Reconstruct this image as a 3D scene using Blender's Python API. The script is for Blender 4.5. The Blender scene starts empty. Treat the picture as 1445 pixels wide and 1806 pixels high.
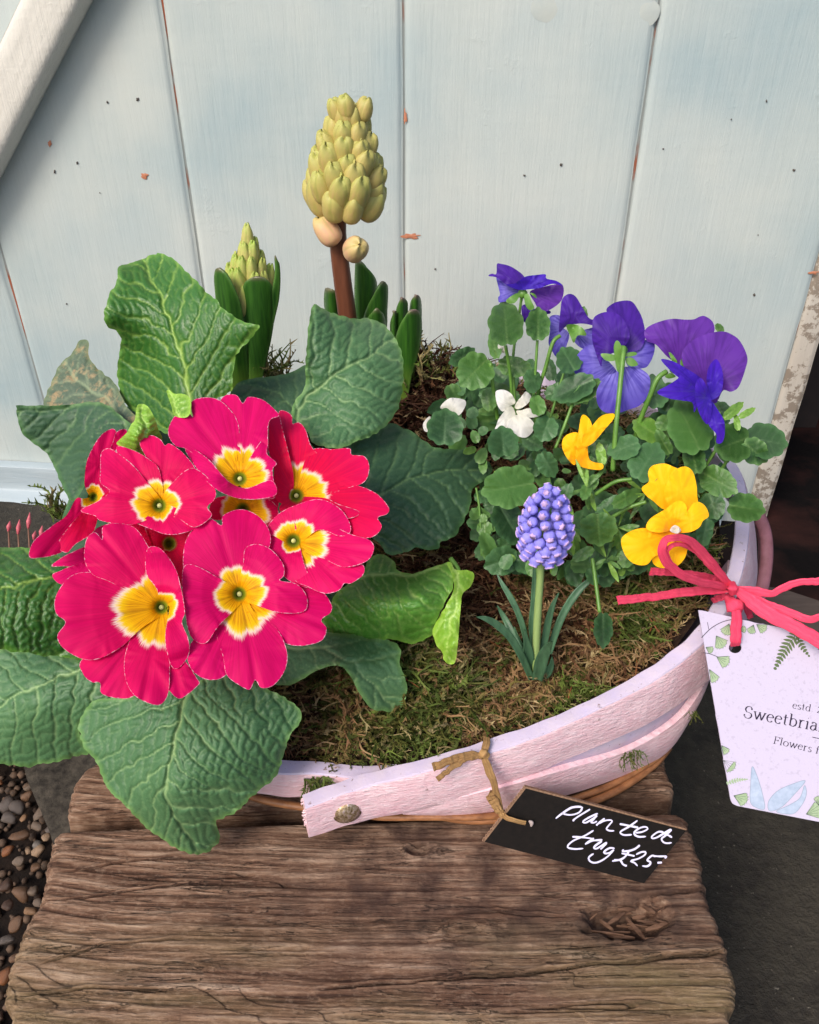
import bpy, bmesh, math, random
import numpy as np
from mathutils import Vector, Matrix
from mathutils.geometry import delaunay_2d_cdt
random.seed(7); R = np.random.RandomState(11)
SC = bpy.context.scene
COL = SC.collection

# ------------------------------------------------------------------ camera
F = 1448.0; W, H = 1445.0, 1806.0
PITCH = math.radians(34.6); CH = 0.42          # camera looks down by PITCH, CH above the sleeper tops (z = 0)
cd = bpy.data.cameras.new('camera'); cam = bpy.data.objects.new('camera', cd); COL.objects.link(cam)
cam.location = (0, 0, CH); cam.rotation_euler = (math.radians(90) - PITCH, 0, 0)
cd.sensor_fit = 'VERTICAL'; cd.sensor_height = 24; cd.lens = 24 * F / H
cd.clip_start = 0.01; cd.clip_end = 60
SC.camera = cam
# ------------------------------------------------------------------ light
SUN_ELEV, SUN_ROT = math.radians(44), math.radians(218)
wd = bpy.data.worlds.new('World'); SC.world = wd; wd.use_nodes = True
nt = wd.node_tree
sky = nt.nodes.new('ShaderNodeTexSky'); sky.sky_type = 'NISHITA'; sky.sun_disc = False
sky.sun_elevation = SUN_ELEV; sky.sun_rotation = SUN_ROT; sky.air_density = 1.0; sky.dust_density = 3.0; sky.ozone_density = 1.0
nt.links.new(sky.outputs[0], nt.nodes['Background'].inputs[0]); nt.nodes['Background'].inputs[1].default_value = 0.15
sd = bpy.data.lights.new('sun', 'SUN'); sun = bpy.data.objects.new('sun', sd); COL.objects.link(sun)
sd.energy = 2.0; sd.angle = math.radians(22); sd.color = (1.0, 0.93, 0.86)
sv = Vector((math.sin(SUN_ROT) * math.cos(SUN_ELEV), math.cos(SUN_ROT) * math.cos(SUN_ELEV), math.sin(SUN_ELEV)))
sun.rotation_euler = sv.to_track_quat('Z', 'Y').to_euler(); sun.location = (-1, -1, 2)
SC.view_settings.view_transform = 'Standard'; SC.view_settings.look = 'None'
SC.view_settings.exposure = 0.42; SC.view_settings.gamma = 1.0

# ------------------------------------------------------------------ points: a pixel and a depth / plane -> a point of the place
SP, CP = math.sin(PITCH), math.cos(PITCH)
def U(px, py, d):
    px = np.asarray(px, float); py = np.asarray(py, float)
    u = (px - W / 2) / F; v = (py - H / 2) / F
    return np.stack([u * d, d * (CP - v * SP), CH - d * (SP + v * CP)], -1)
def dz(px, py, z): return (CH - z) / (SP + (np.asarray(py, float) - H / 2) / F * CP)
def dy(px, py, y): return y / (CP - (np.asarray(py, float) - H / 2) / F * SP)
def UZ(px, py, z): return U(px, py, dz(px, py, z))
def UY(px, py, y): return U(px, py, dy(px, py, y))
DOORY, DOORK = 0.80, 0.105                       # door plane: y = DOORY - DOORK * x
def UD(px, py, off=0.0):
    px = np.asarray(px, float); py = np.asarray(py, float)
    u = (px - W / 2) / F; v = (py - H / 2) / F
    return U(px, py, (DOORY - off) / ((CP - v * SP) + DOORK * u))
def plane3(a, b, c):
    A, B, C_ = [U(*p) for p in (a, b, c)]
    n = np.cross(B - A, C_ - A); n /= np.linalg.norm(n)
    if n @ (np.array([0, 0, CH]) - A) < 0: n = -n
    def up(px, py, lift=0.0):
        D = U(px, py, 1.0) - np.array([0, 0, CH])
        t = ((A + n * lift - np.array([0, 0, CH])) @ n) / (D @ n)
        return np.array([0, 0, CH]) + D * np.asarray(t)[..., None]
    return up, n
def q(s, ox, oy, pts): return [(x / s + ox, y / s + oy) for x, y in pts]

# ------------------------------------------------------------------ numpy helpers
def hsh(i, j, s):
    h = (i.astype(np.int64) * 374761393 + j.astype(np.int64) * 668265263 + s * 974634777) & 0x7fffffff
    h = ((h ^ (h >> 13)) * 1274126177) & 0x7fffffff
    return ((h ^ (h >> 16)) & 0xffffff) / float(0xffffff)
def vn(x, y, s=0):
    x, y = np.broadcast_arrays(np.asarray(x, float), np.asarray(y, float))
    i = np.floor(x); j = np.floor(y); f = x - i; g = y - j; i = i.astype(np.int64); j = j.astype(np.int64)
    f = f * f * (3 - 2 * f); g = g * g * (3 - 2 * g)
    return (hsh(i, j, s) * (1 - f) + hsh(i + 1, j, s) * f) * (1 - g) + (hsh(i, j + 1, s) * (1 - f) + hsh(i + 1, j + 1, s) * f) * g
def fbm(x, y, s=0, o=4):
    a = 0; w = .5; t = 0
    for k in range(o):
        a = a + w * vn(x * 2**k, y * 2**k, s + k * 7); t += w; w *= .55
    return a / t
def spline(pts, n=6, closed=False):
    P = np.asarray(pts, float); N = len(P); out = []
    rng = range(N) if closed else range(N - 1)
    for i in rng:
        if closed: p0, p1, p2, p3 = P[(i - 1) % N], P[i], P[(i + 1) % N], P[(i + 2) % N]
        else: p0, p1, p2, p3 = P[max(i - 1, 0)], P[i], P[i + 1], P[min(i + 2, N - 1)]
        t = np.linspace(0, 1, n, endpoint=False)[:, None]
        out.append(.5 * ((2 * p1) + (p2 - p0) * t + (2 * p0 - 5 * p1 + 4 * p2 - p3) * t**2 + (3 * p1 - p0 - 3 * p2 + p3) * t**3))
    if not closed: out.append(P[-1:])
    return np.concatenate(out)
def resamp(P, n):
    P = np.asarray(P, float); L = np.r_[0, np.cumsum(np.linalg.norm(np.diff(P, axis=0), axis=1))]
    t = np.linspace(0, L[-1], n)
    return np.stack([np.interp(t, L, P[:, k]) for k in range(P.shape[1])], -1)
def tps(ctrl):
    C_ = np.asarray(ctrl, float); X = C_[:, :2]; z = C_[:, 2]; n = len(X); sc = np.abs(X - X.mean(0)).max() + 1e-9; mu = X.mean(0)
    Y = (X - mu) / sc
    if n < 3: return lambda x, y: np.full(np.shape(x), z.mean())
    def k(r2): return np.where(r2 > 1e-12, r2 * np.log(r2 + 1e-12), 0)
    K = k(((Y[:, None] - Y[None])**2).sum(-1)) + np.eye(n) * 1e-3
    A = np.zeros((n + 3, n + 3)); A[:n, :n] = K; A[:n, n] = 1; A[:n, n + 1:] = Y; A[n, :n] = 1; A[n + 1:, :n] = Y.T
    w = np.linalg.lstsq(A, np.r_[z, 0, 0, 0], rcond=None)[0]
    def f(x, y):
        p = (np.stack([np.ravel(x), np.ravel(y)], -1) - mu) / sc
        r = k(((p[:, None] - Y[None])**2).sum(-1)) @ w[:n] + w[n] + p @ w[n + 1:]
        return r.reshape(np.shape(x))
    return f
def inside(P, poly):
    x, y = P[:, 0:1], P[:, 1:2]; a = poly; b = np.roll(poly, -1, 0)
    c = ((a[:, 1] > y) != (b[:, 1] > y)) & (x < (b[:, 0] - a[:, 0]) * (y - a[:, 1]) / (b[:, 1] - a[:, 1] + 1e-12) + a[:, 0])
    return c.sum(1) % 2 == 1
def dist(P, line, closed=True):
    a = line if closed else line[:-1]; b = np.roll(line, -1, 0) if closed else line[1:]
    out = np.empty(len(P))
    for s in range(0, len(P), 4000):
        p = P[s:s + 4000, None]; ab = (b - a)[None]; t = np.clip(((p - a[None]) * ab).sum(-1) / ((ab**2).sum(-1) + 1e-12), 0, 1)
        out[s:s + 4000] = np.sqrt((((p - a[None]) - ab * t[..., None])**2).sum(-1)).min(1)
    return out

# ------------------------------------------------------------------ objects
def base_of(p):
    while p is not None and p.parent is not None: p = p.parent
    return np.array(p.location) if p is not None else np.zeros(3)
def mk(name, V, Fc, mat, parent=None, attrs=None, smooth=True, midx=None, kind=None, world=True):
    V = np.asarray(V, float)
    if parent is not None and world: V = V - base_of(parent)
    me = bpy.data.meshes.new(name)
    if isinstance(Fc, np.ndarray):
        k = Fc.shape[1]; me.vertices.add(len(V)); me.loops.add(Fc.size); me.polygons.add(len(Fc))
        me.vertices.foreach_set('co', V.ravel()); me.loops.foreach_set('vertex_index', Fc.ravel().astype(np.int32))
        me.polygons.foreach_set('loop_start', np.arange(0, Fc.size, k, dtype=np.int32)); me.update(calc_edges=True)
    else:
        me.from_pydata([tuple(v) for v in V], [], [tuple(int(i) for i in f) for f in Fc]); me.update()
    for m in (mat if isinstance(mat, (list, tuple)) else [mat]): me.materials.append(m)
    me.polygons.foreach_set('use_smooth', np.full(len(me.polygons), smooth))
    if midx is not None: me.polygons.foreach_set('material_index', np.asarray(midx, np.int32))
    for k_, a in (attrs or {}).items():
        a = np.asarray(a, float)
        if a.ndim == 1:
            t = me.attributes.new(k_, 'FLOAT', 'POINT'); t.data.foreach_set('value', a)
        else:
            t = me.attributes.new(k_, 'FLOAT_VECTOR', 'POINT'); t.data.foreach_set('vector', a.ravel())
    o = bpy.data.objects.new(name, me); COL.objects.link(o)
    if parent is not None: o.parent = parent
    if kind: o['kind'] = kind
    return o
def tag(o, label=None, cat=None, group=None, kind=None):
    if label: o['label'] = label
    if cat: o['category'] = cat
    if group: o['group'] = group
    if kind: o['kind'] = kind
    return o
def crisp(o, deg=38):
    try: o.data.set_sharp_from_angle(angle=math.radians(deg))
    except Exception: pass
    return o
def thing(name, label, cat, loc, group=None):
    o = bpy.data.objects.new(name, None); COL.objects.link(o); o.location = tuple(loc); o.empty_display_size = .01
    return tag(o, label, cat, group)
def grid_faces(n, m, cu=False):          # n rows of m points
    i, j = np.meshgrid(np.arange(n - 1), np.arange(m if cu else m - 1), indexing='ij')
    a = i * m + j; b = i * m + (j + 1) % m
    return np.stack([a, b, b + m, a + m], -1).reshape(-1, 4)
def merge(parts):                        # [(V,F)] -> V,F
    Vs, Fs, o = [], [], 0
    for V, Fc in parts:
        Vs.append(V); Fs.append(Fc + o); o += len(V)
    return np.concatenate(Vs), np.concatenate(Fs)
def tube(P, r, m=8, cap=True, squash=None):
    P = np.asarray(P, float); n = len(P); r = np.broadcast_to(np.asarray(r, float), (n,))
    T = np.gradient(P, axis=0); T /= np.linalg.norm(T, axis=1)[:, None] + 1e-12
    up = np.array([0., 0, 1]) if abs(T[0, 2]) < .9 else np.array([0., 1, 0])
    a = np.linspace(0, 2 * np.pi, m, endpoint=False); V = []
    X = np.cross(T[0], up); X /= np.linalg.norm(X)
    for k in range(n):
        X = X - T[k] * (X @ T[k]); X /= np.linalg.norm(X) + 1e-12; Y = np.cross(T[k], X)
        V.append(P[k] + r[k] * (np.cos(a)[:, None] * X + np.sin(a)[:, None] * Y))
    V = np.concatenate(V); Fc = grid_faces(n, m, True)
    if cap:
        V = np.concatenate([V, P[:1], P[-1:]]); A = len(V) - 2
        c1 = [[A, (j + 1) % m, j, j] for j in range(m)]; c2 = [[A + 1, (n - 1) * m + j, (n - 1) * m + (j + 1) % m, (n - 1) * m + (j + 1) % m] for j in range(m)]
        return V, Fc, np.array([c[:3] for c in c1 + c2])
    return V, Fc, np.zeros((0, 3), int)
def tubeo(name, P, r, mat, parent=None, m=8, **k):
    V, A, B = tube(P, r, m); return mk(name, V, A.tolist() + B.tolist(), mat, parent, **k)
def band(P3, wv, width, prof, thick=0.0):
    """sweep a folded cross-section: P3 centre points, wv width directions, width per point, prof = [(across -1..1, lift)]"""
    P3 = np.asarray(P3, float); n = len(P3); width = np.broadcast_to(np.asarray(width, float), (n,))
    T = np.gradient(P3, axis=0); T /= np.linalg.norm(T, axis=1)[:, None] + 1e-12
    Wd = np.asarray(wv, float); Wd = np.broadcast_to(Wd, P3.shape); Wd = Wd - T * (Wd * T).sum(1)[:, None]; Wd /= np.linalg.norm(Wd, axis=1)[:, None] + 1e-12
    N = np.cross(Wd, T)
    cam_d = np.array([0, 0, CH]) - P3
    s = np.sign((N * cam_d).sum(1)); s[s == 0] = 1; N *= s[:, None]
    pr = np.asarray(prof, float); top = P3[:, None] + Wd[:, None] * (pr[None, :, 0] * width[:, None] / 2)[..., None] + N[:, None] * (pr[None, :, 1] * width[:, None] / 2)[..., None]
    if thick <= 0: return top.reshape(-1, 3), grid_faces(n, len(pr))
    bot = top[:, ::-1] - N[:, None] * thick
    ring = np.concatenate([top, bot], 1); m = ring.shape[1]
    Fc = grid_faces(n, m, True)
    return ring.reshape(-1, 3), Fc
def pband(ctrl, prof, thick=0.0, n=40, jit=0.0, seed=0, wscale=1.0):
    """band along a picture-traced path: ctrl = (px, py, depth, width_px)"""
    S = spline(ctrl, 8); S = resamp(S * np.array([1, 1, 1500, .3]), n) / np.array([1, 1, 1500, .3])
    P3 = U(S[:, 0], S[:, 1], S[:, 2]); w = S[:, 3] * S[:, 2] / F * wscale
    t2 = np.gradient(S[:, :2], axis=0); nn = np.stack([-t2[:, 1], t2[:, 0]], -1); nn /= np.linalg.norm(nn, axis=1)[:, None] + 1e-9
    wd_ = U(S[:, 0] + nn[:, 0], S[:, 1] + nn[:, 1], S[:, 2]) - P3
    if jit: P3 = P3 + (vn(np.arange(n)[:, None] * .35, np.arange(3)[None] * 9.1, seed) - .5) * jit
    return band(P3, wd_, w, prof, thick)
FLAT = [(-1, 0), (-.5, .05), (0, .08), (.5, .05), (1, 0)]
CREASE = [(-1, 0), (-.6, .14), (-.25, .02), (.15, .16), (.5, .03), (.8, .10), (1, -.03)]
GUT = [(-1, .35), (-.5, .08), (0, 0), (.5, .08), (1, .35)]
CONVEX = [(-1, -.5), (-.7, -.2), (-.35, -.04), (0, 0), (.35, -.04), (.7, -.2), (1, -.5)]

def cdt(outline, step, holes=(), jag=0, seed=0, n=6, keep=False):
    O = np.asarray(outline, float)
    S = O if keep else spline(O, n, True)
    per = np.linalg.norm(np.diff(np.r_[S, S[:1]], axis=0), axis=1).sum()
    B = resamp(np.r_[S, S[:1]], max(12, int(per / (step * .8))))[:-1]
    if jag:
        c = B.mean(0); nr = B - c; nr /= np.linalg.norm(nr, axis=1)[:, None] + 1e-9
        k = np.arange(len(B)); B = B + nr * (jag * (vn(k * .33, 0, seed) - .5) * 1.6 + jag * (np.abs(np.sin(k * .42)) - .5) * .8)[:, None]
    lo, hi = B.min(0), B.max(0)
    gx, gy = np.meshgrid(np.arange(lo[0], hi[0], step), np.arange(lo[1], hi[1], step * .87))
    gx = gx + (np.arange(gx.shape[0]) % 2)[:, None] * step * .5
    G = np.stack([gx.ravel(), gy.ravel()], -1); G = G[inside(G, B)]
    if len(G): G = G[dist(G, B) > step * .45]
    loops = [B]
    for hx, hy, hr, hr2 in holes:
        a = np.linspace(0, 2 * np.pi, 28, endpoint=False); hl = np.stack([hx + hr * np.cos(a), hy + hr2 * np.sin(a)], -1)
        G = G[~inside(G, hl)]; loops.append(hl)
    P = np.concatenate(loops + [G]); E = []; o = 0
    for L in loops:
        k = len(L); E += [(o + i, o + (i + 1) % k) for i in range(k)]; o += k
    r = delaunay_2d_cdt([Vector(p) for p in P.tolist()], E, [], 0, 1e-7)
    V = np.array([tuple(v) for v in r[0]]); T = np.array([f for f in r[2] if len(f) == 3])
    c = V[T].mean(1); ok = inside(c, B)
    for L in loops[1:]: ok &= ~inside(c, L)
    return V, T[ok][:, ::-1], B

# ------------------------------------------------------------------ materials
def rgb(h):
    h = h.lstrip('#'); return tuple(((int(h[i:i + 2], 16) / 255) / 12.92 if int(h[i:i + 2], 16) / 255 <= .04045 else ((int(h[i:i + 2], 16) / 255 + .055) / 1.055)**2.4) for i in (0, 2, 4)) + (1,)
class M:
    def __init__(s, name, rough=.6, spec=.5):
        s.m = bpy.data.materials.new(name); s.m.use_nodes = True; s.t = s.m.node_tree; s.b = s.t.nodes['Principled BSDF']
        s.b.inputs['Roughness'].default_value = rough; s.b.inputs['Specular IOR Level'].default_value = spec
    def n(s, ty, **k):
        nd = s.t.nodes.new('ShaderNode' + ty)
        for a, v in k.items():
            if a.startswith('_'): nd.inputs[int(a[1:])].default_value = v
            else: setattr(nd, a, v)
        return nd
    def l(s, a, b): s.t.links.new(a, b)
    def attr(s, name, vec=False):
        a = s.n('Attribute', attribute_name=name); return a.outputs['Vector' if vec else 'Fac']
    def co(s, kind='Object', scale=(1, 1, 1), rot=(0, 0, 0)):
        t = s.n('TexCoord'); m = s.n('Mapping'); m.inputs['Scale'].default_value = scale; m.inputs['Rotation'].default_value = rot
        s.l(t.outputs[kind], m.inputs[0]); return m.outputs[0]
    def noise(s, vec, scale, detail=4, rough=.6, dist=0):
        x = s.n('TexNoise'); x.inputs['Scale'].default_value = scale; x.inputs['Detail'].default_value = detail
        x.inputs['Roughness'].default_value = rough; x.inputs['Distortion'].default_value = dist
        if vec is not None: s.l(vec, x.inputs['Vector'])
        return x.outputs['Fac']
    def ramp(s, fac, stops, interp='LINEAR'):
        r = s.n('ValToRGB'); r.color_ramp.interpolation = interp; e = r.color_ramp.elements
        while len(e) < len(stops): e.new(.5)
        for x, (p, c) in zip(e, stops): x.position = p; x.color = rgb(c) if isinstance(c, str) else c
        s.l(fac, r.inputs[0]); return r.outputs[0]
    def mix(s, fac, a, b, mode='MIX'):
        x = s.n('Mix', data_type='RGBA', blend_type=mode)
        for i, v in ((0, fac), (6, a), (7, b)):
            if hasattr(v, 'links'): s.l(v, x.inputs[i])
            else: x.inputs[i].default_value = rgb(v) if isinstance(v, str) else v
        return x.outputs[2]
    def math(s, op, a, b=0.0, c=None):
        x = s.n('Math', operation=op)
        for i, v in enumerate((a, b, c)):
            if v is None: continue
            if hasattr(v, 'links'): s.l(v, x.inputs[i])
            else: x.inputs[i].default_value = v
        return x.outputs[0]
    def mr(s, v, a, b, c=0.0, d=1.0):
        x = s.n('MapRange'); s.l(v, x.inputs[0])
        for i, k in enumerate((a, b, c, d)): x.inputs[i + 1].default_value = k
        return x.outputs[0]
    def col(s, v):
        if hasattr(v, 'links'): s.l(v, s.b.inputs['Base Color'])
        else: s.b.inputs['Base Color'].default_value = rgb(v) if isinstance(v, str) else v
        return s
    def rough(s, v): s.l(v, s.b.inputs['Roughness']); return s
    def bump(s, h, dist, strength=1.0):
        x = s.n('Bump'); x.inputs['Strength'].default_value = strength; x.inputs['Distance'].default_value = dist; s.l(h, x.inputs['Height'])
        if s.b.inputs['Normal'].is_linked: s.l(s.b.inputs['Normal'].links[0].from_socket, x.inputs['Normal'])
        s.l(x.outputs[0], s.b.inputs['Normal']); return s
    def trans(s, amount, colsock=None):
        t = s.n('BsdfTranslucent'); a = s.n('MixShader'); a.inputs[0].default_value = amount
        c = s.b.inputs['Base Color']
        if c.is_linked: s.l(c.links[0].from_socket, t.inputs[0])
        else: t.inputs[0].default_value = c.default_value
        out = s.t.nodes['Material Output']; s.l(s.b.outputs[0], a.inputs[1]); s.l(t.outputs[0], a.inputs[2]); s.l(a.outputs[0], out.inputs[0]); return s

def mat_leaf(name, dark, mid, light, veinc, edgec, rough=.42, spec=.5, blot=None):
    m = M(name, rough, spec); v = m.attr('vein'); e = m.attr('edge'); g = m.attr('tone')
    c = m.co('Object'); n1 = m.noise(c, 60, 3); n2 = m.noise(c, 900, 2)
    base = m.mix(n1, dark, mid); base = m.mix(g, base, light)
    base = m.mix(m.mr(n2, .35, .75, 0, .25), base, light)
    if blot: base = m.mix(m.mr(m.noise(c, 110, 4, .7), .5, .64), base, blot)
    base = m.mix(m.mr(e, 0, 9, .55, 0), base, edgec)
    base = m.mix(m.math('MULTIPLY', v, .68), base, veinc)
    m.col(base); m.bump(m.noise(c, 1300, 2), .0003, .35); m.bump(n2, .0005, .4)
    m.rough(m.mr(n1, .3, .7, rough - .06, rough + .12)); m.trans(.13); return m.m
def mat_paint(name, c1, c2, worn=None, wamt=.58, vertical=True, rough=.5, bscale=1.0, spec=.4):
    m = M(name, rough, spec); c = m.co('Object', (1, 1, .06) if vertical else (.1, .1, 1)); o = m.co('Object')
    st = m.noise(c, 260, 5, .65); st2 = m.noise(c, 60, 4, .6); bl = m.noise(o, 9, 4, .55)
    base = m.mix(m.mr(bl, .3, .7), c1, c2); base = m.mix(m.mr(st, .35, .7, 0, .16), base, m.mix(.5, c1, '#e0e0da'))
    sp = m.noise(o, 190, 3, .5)
    base = m.mix(m.mr(m.noise(o, 3.2, 3, .5), .35, .65, 0, .5), base, m.mix(.55, c2, '#e4dfd2')) if vertical else base
    if worn: base = m.mix(m.math('MULTIPLY', m.mr(m.noise(o, 70, 5, .7), wamt, wamt + .05), .9), base, worn)
    m.col(base); m.bump(st, .0008 * bscale, .6); m.bump(m.noise(o, 330, 4, .6), .0003 * bscale, .4); m.bump(m.noise(m.co('Object', (.12, 1, 1)), 150, 3, .6), .0005 * bscale, .4); m.bump(m.mr(m.noise(o, 26, 6, .7), .62, .75), .0012 * bscale, .25); m.bump(st2, .0012 * bscale, .4)
    return m.m
def mat_simple(name, c1, c2, scale=200, rough=.7, spec=.4, bump=.0005, stretch=(1, 1, 1), trans=0, detail=4):
    m = M(name, rough, spec); c = m.co('Object', stretch); n = m.noise(c, scale, detail, .6)
    m.col(m.mix(m.mr(n, .3, .7), c1, c2)); m.bump(n, bump, .7)
    if trans: m.trans(trans)
    return m.m
# ================================================================== THE SETTING
# door frame of reference
dn = math.hypot(1, DOORK); DS = np.array([1, -DOORK, 0]) / dn; DN = np.array([-DOORK, -1, 0]) / dn; DO = np.array([0, DOORY, 0])
def dsz(px, py):
    P = UD(px, py); return float((P - DO) @ DS), float(P[2])
def DP(s, z, off=0.0):
    s, z, off = np.broadcast_arrays(np.asarray(s, float), np.asarray(z, float), np.asarray(off, float))
    return DO + s[..., None] * DS + off[..., None] * DN + z[..., None] * np.array([0, 0, 1.])
door_paint = mat_paint('door_paint', '#98aaad', '#b1b9b4', worn=None)
edge_paint = mat_paint('worn_edge_paint', '#b5aea2', '#a79c8e', worn='#7f7264', wamt=.50)
brace_paint = mat_paint('brace_paint', '#cdc8bd', '#c6c3b9', vertical=True, bscale=2.0)
rail_paint = mat_paint('rail_paint', '#9fadb4', '#9ca8ac', vertical=False)
core_wood = M('door_core_wood', .8, .2); _n = core_wood.noise(core_wood.co('Object', (1, 1, .35)), 34, 4, .6); core_wood.col(core_wood.mix(core_wood.mr(_n, .52, .60), '#8a8f8c', core_wood.mix(core_wood.mr(_n, .5, .7), '#6b4a3c', '#a5583a'))); core_wood = core_wood.m
filler = mat_simple('pale_filler', '#b6bbb3', '#a9b2af', 60, .6)
chipm = mat_simple('chip_orange', '#c07f5f', '#a5684c', 300)
dotm = mat_simple('dark_speck', '#5a5048', '#3a342e', 300)

s0 = dsz(75, 710)[0]; s1 = dsz(346, 430)[0]; s2 = dsz(712, 400)[0]; s3 = dsz(1106, 400)[0]; s4 = dsz(1385, 670)[0]; s5 = dsz(1402, 760)[0]
sL = s0 - (s1 - s0) * .9; zr = dsz(0, 812)[1]; zb = dsz(0, 905)[1]; ZT = 0.62
door = thing('garden_door', 'pale blue-green painted plank door standing behind the flowers', 'door', DP((sL + s5) / 2, zb))
def plank(sa, sb, seed, z0, z1, parent, name='plank', m=door_paint, th=.02, off=0.0, bev=.0016):
    n, k = 90, 26
    a = np.r_[0, .0022, .006, np.linspace(.012, (sb - sa) - .012, k - 6), (sb - sa) - .006, (sb - sa) - .0022, (sb - sa)]
    z = np.linspace(z0, z1, n); Z, A = np.meshgrid(z, a, indexing='ij')
    e = np.minimum(A, (sb - sa) - A)
    h = off - bev * np.exp(-(e / .0022)**1.5) + .0012 * (fbm(A * 14 + seed, Z * 5, seed) - .5)
    wob = .0014 * (vn(Z * 22, 0, seed + 3) - .5)
    h = h + np.where(e < .001, -.0025, 0)
    V = DP(sa + A + np.where(A > (sb - sa) / 2, wob, -wob * .6), Z, h).reshape(-1, 3)
    Fc = grid_faces(n, len(a)); lo = V.copy() - DN * th
    m_ = len(a); N = len(V); fs = Fc.tolist()
    ring = list(range(m_)) + [i * m_ + m_ - 1 for i in range(1, n)] + [(n - 1) * m_ + j for j in range(m_ - 2, -1, -1)] + [i * m_ for i in range(n - 2, 0, -1)]
    ringV = V[ring] - DN * th; V2 = np.concatenate([V, ringV]); r = len(ring)
    fs += [[ring[i], ring[(i + 1) % r], N + (i + 1) % r, N + i] for i in range(r)]
    return mk(name, V2, fs, m, parent)
gap = .0014
edges = [sL, s0, s1, s2, s3, s4]
plank(sL - (s1 - s0) * 1.0, sL - gap * .6, 19, zb + .004, ZT, door)
for i in range(5): plank(edges[i] + gap * (.6 if i else 0), edges[i + 1] - gap * .6, 20 + i, zb + .004, ZT, door)
es = plank(s4 - .001, s5, 61, zb + .004, ZT, door, 'edge_strip', edge_paint, .034, -.0015)
V = DP([sL - (s1 - s0) + .004, s5 - .004, s5 - .004, sL - (s1 - s0) + .004], [zb + .006, zb + .006, ZT - .004, ZT - .004], -.0042); V = np.r_[V, V - DN * .014]
mk('backing_board', V, [[0, 1, 2, 3], [7, 6, 5, 4], [0, 4, 5, 1], [1, 5, 6, 2], [2, 6, 7, 3], [3, 7, 4, 0]], core_wood, door, smooth=False)
# bottom rail with a rounded lip
zl1, zl2 = dsz(0, 846)[1], dsz(0, 866)[1]
prof = spline([(zr + .001, .0008), (zr, .010), (zr - .004, .0125), (zl1, .0135), (zl1 - .006, .018), (zl2 + .004, .030), (zl2 - .006, .0335), (zb + .006, .034), (zb, .030), (zb - .002, .004)], 6)
ss = np.linspace(sL - (s1 - s0), s4 - .03, 60)
V = DP(np.repeat(ss, len(prof)), np.tile(prof[:, 0], 60), np.tile(prof[:, 1], 60) + .0012 * (vn(np.repeat(ss, len(prof)) * 25, np.tile(prof[:, 0], 60) * 120, 5) - .5))
mk('bottom_rail', V, grid_faces(60, len(prof)), rail_paint, door)
# diagonal brace: face edges and side
a0 = np.array(dsz(142 - 19, -6 + 0)); a1 = np.array(dsz(-18, 272))
fo = .030
def DPX(px, py, off):                      # pixel on a plane parallel to the door, off in front
    P = UD(px, py, off * dn); return float((P - DO) @ DS), float(P[2])
r0, r1 = np.array(DPX(140, 0, fo)), np.array(DPX(0, 275, fo)); l0, l1 = np.array(DPX(32, 0, fo)), np.array(DPX(0, 60, fo))
dirn = (r0 - r1) / np.linalg.norm(r0 - r1); per = np.array([-dirn[1], dirn[0]])
wd_ = abs((l0 - r0) @ per)
bl, bh = r1 - dirn * .16, r0 + dirn * .25
n = 120; a = np.r_[0, .0015, .005, np.linspace(.01, wd_ - .01, 16), wd_ - .005, wd_ - .0015, wd_]
T_, A = np.meshgrid(np.linspace(0, 1, n), a, indexing='ij'); e = np.minimum(A, wd_ - A)
C2 = bl + (bh - bl) * T_[..., None] + per * A[..., None]
hh = fo - .004 * np.exp(-(e / .0022)) + .0012 * (fbm(A * 90, T_ * 6, 9) - .5)
V = DP(C2[..., 0], C2[..., 1], hh).reshape(-1, 3); N = len(V); m_ = len(a); fs = grid_faces(n, m_).tolist()
for side in (0, m_ - 1):
    idx = [i * m_ + side for i in range(n)]; base = V[idx] - DN * (fo - .0035); mid = V[idx] - DN * .010 + (DS * per[0] + np.array([0, 0, per[1]])) * (-.003 if side == 0 else .003)
    o_ = len(V); V = np.concatenate([V, mid, base])
    fs += [[idx[i], idx[i + 1], o_ + i + 1, o_ + i] for i in range(n - 1)] + [[o_ + i, o_ + i + 1, o_ + n + i + 1, o_ + n + i] for i in range(n - 1)]
mk('brace', V, fs, brace_paint, door)
# patches and marks on the paint (flat, proud by a hair)
def blot(px, py, rx, ry, m, name, seed, amp=.25, off=.0016):
    if name == 'filled_nail_hole': off = .0008
    a = np.linspace(0, 2 * np.pi, 26, endpoint=False); k = 1 + amp * (vn(a * 2.2 + seed, seed, seed) - .5) * 2
    s_, z_ = [], []
    for x, y in zip(px + rx * k * np.cos(a), py + ry * k * np.sin(a)):
        s, z = dsz(x, y); s_.append(s); z_.append(z)
    cs, cz = dsz(px, py); V = np.r_[DP(s_, z_, off - .0009), DP([cs], [cz], off)]
    return mk(name, V, [[26, i, (i + 1) % 26] for i in range(26)], m, door)
blot(960, 16, 24, 23, filler, 'filled_nail_hole', 1, .08); blot(1144, 20, 21, 24, filler, 'filled_nail_hole', 2, .08)
for (x, y, rx, ry, sd_) in [(88, 253, 3, 5, 1), (257, 309, 6, 5, 2), (727, 416, 14, 4, 3), (1436, 480, 9, 3, 4), (715, 204, 3, 11, 5)]: blot(x, y, rx, ry, chipm, 'paint_chip', sd_, .5)
for i in range(15):
    x, y = [(177, 340), (190, 180), (137, 287), (118, 536), (243, 175), (925, 309), (990, 290), (1352, 178), (1337, 414), (1170, 262), (1330, 520), (768, 474), (1290, 210), (1400, 300)][i] if i < 14 else (R.uniform(20, 1400), R.uniform(10, 620))
    blot(x, y, R.uniform(1.0, 2.6), R.uniform(1.2, 3.0), dotm, 'speck', 30 + i, .5)

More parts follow.
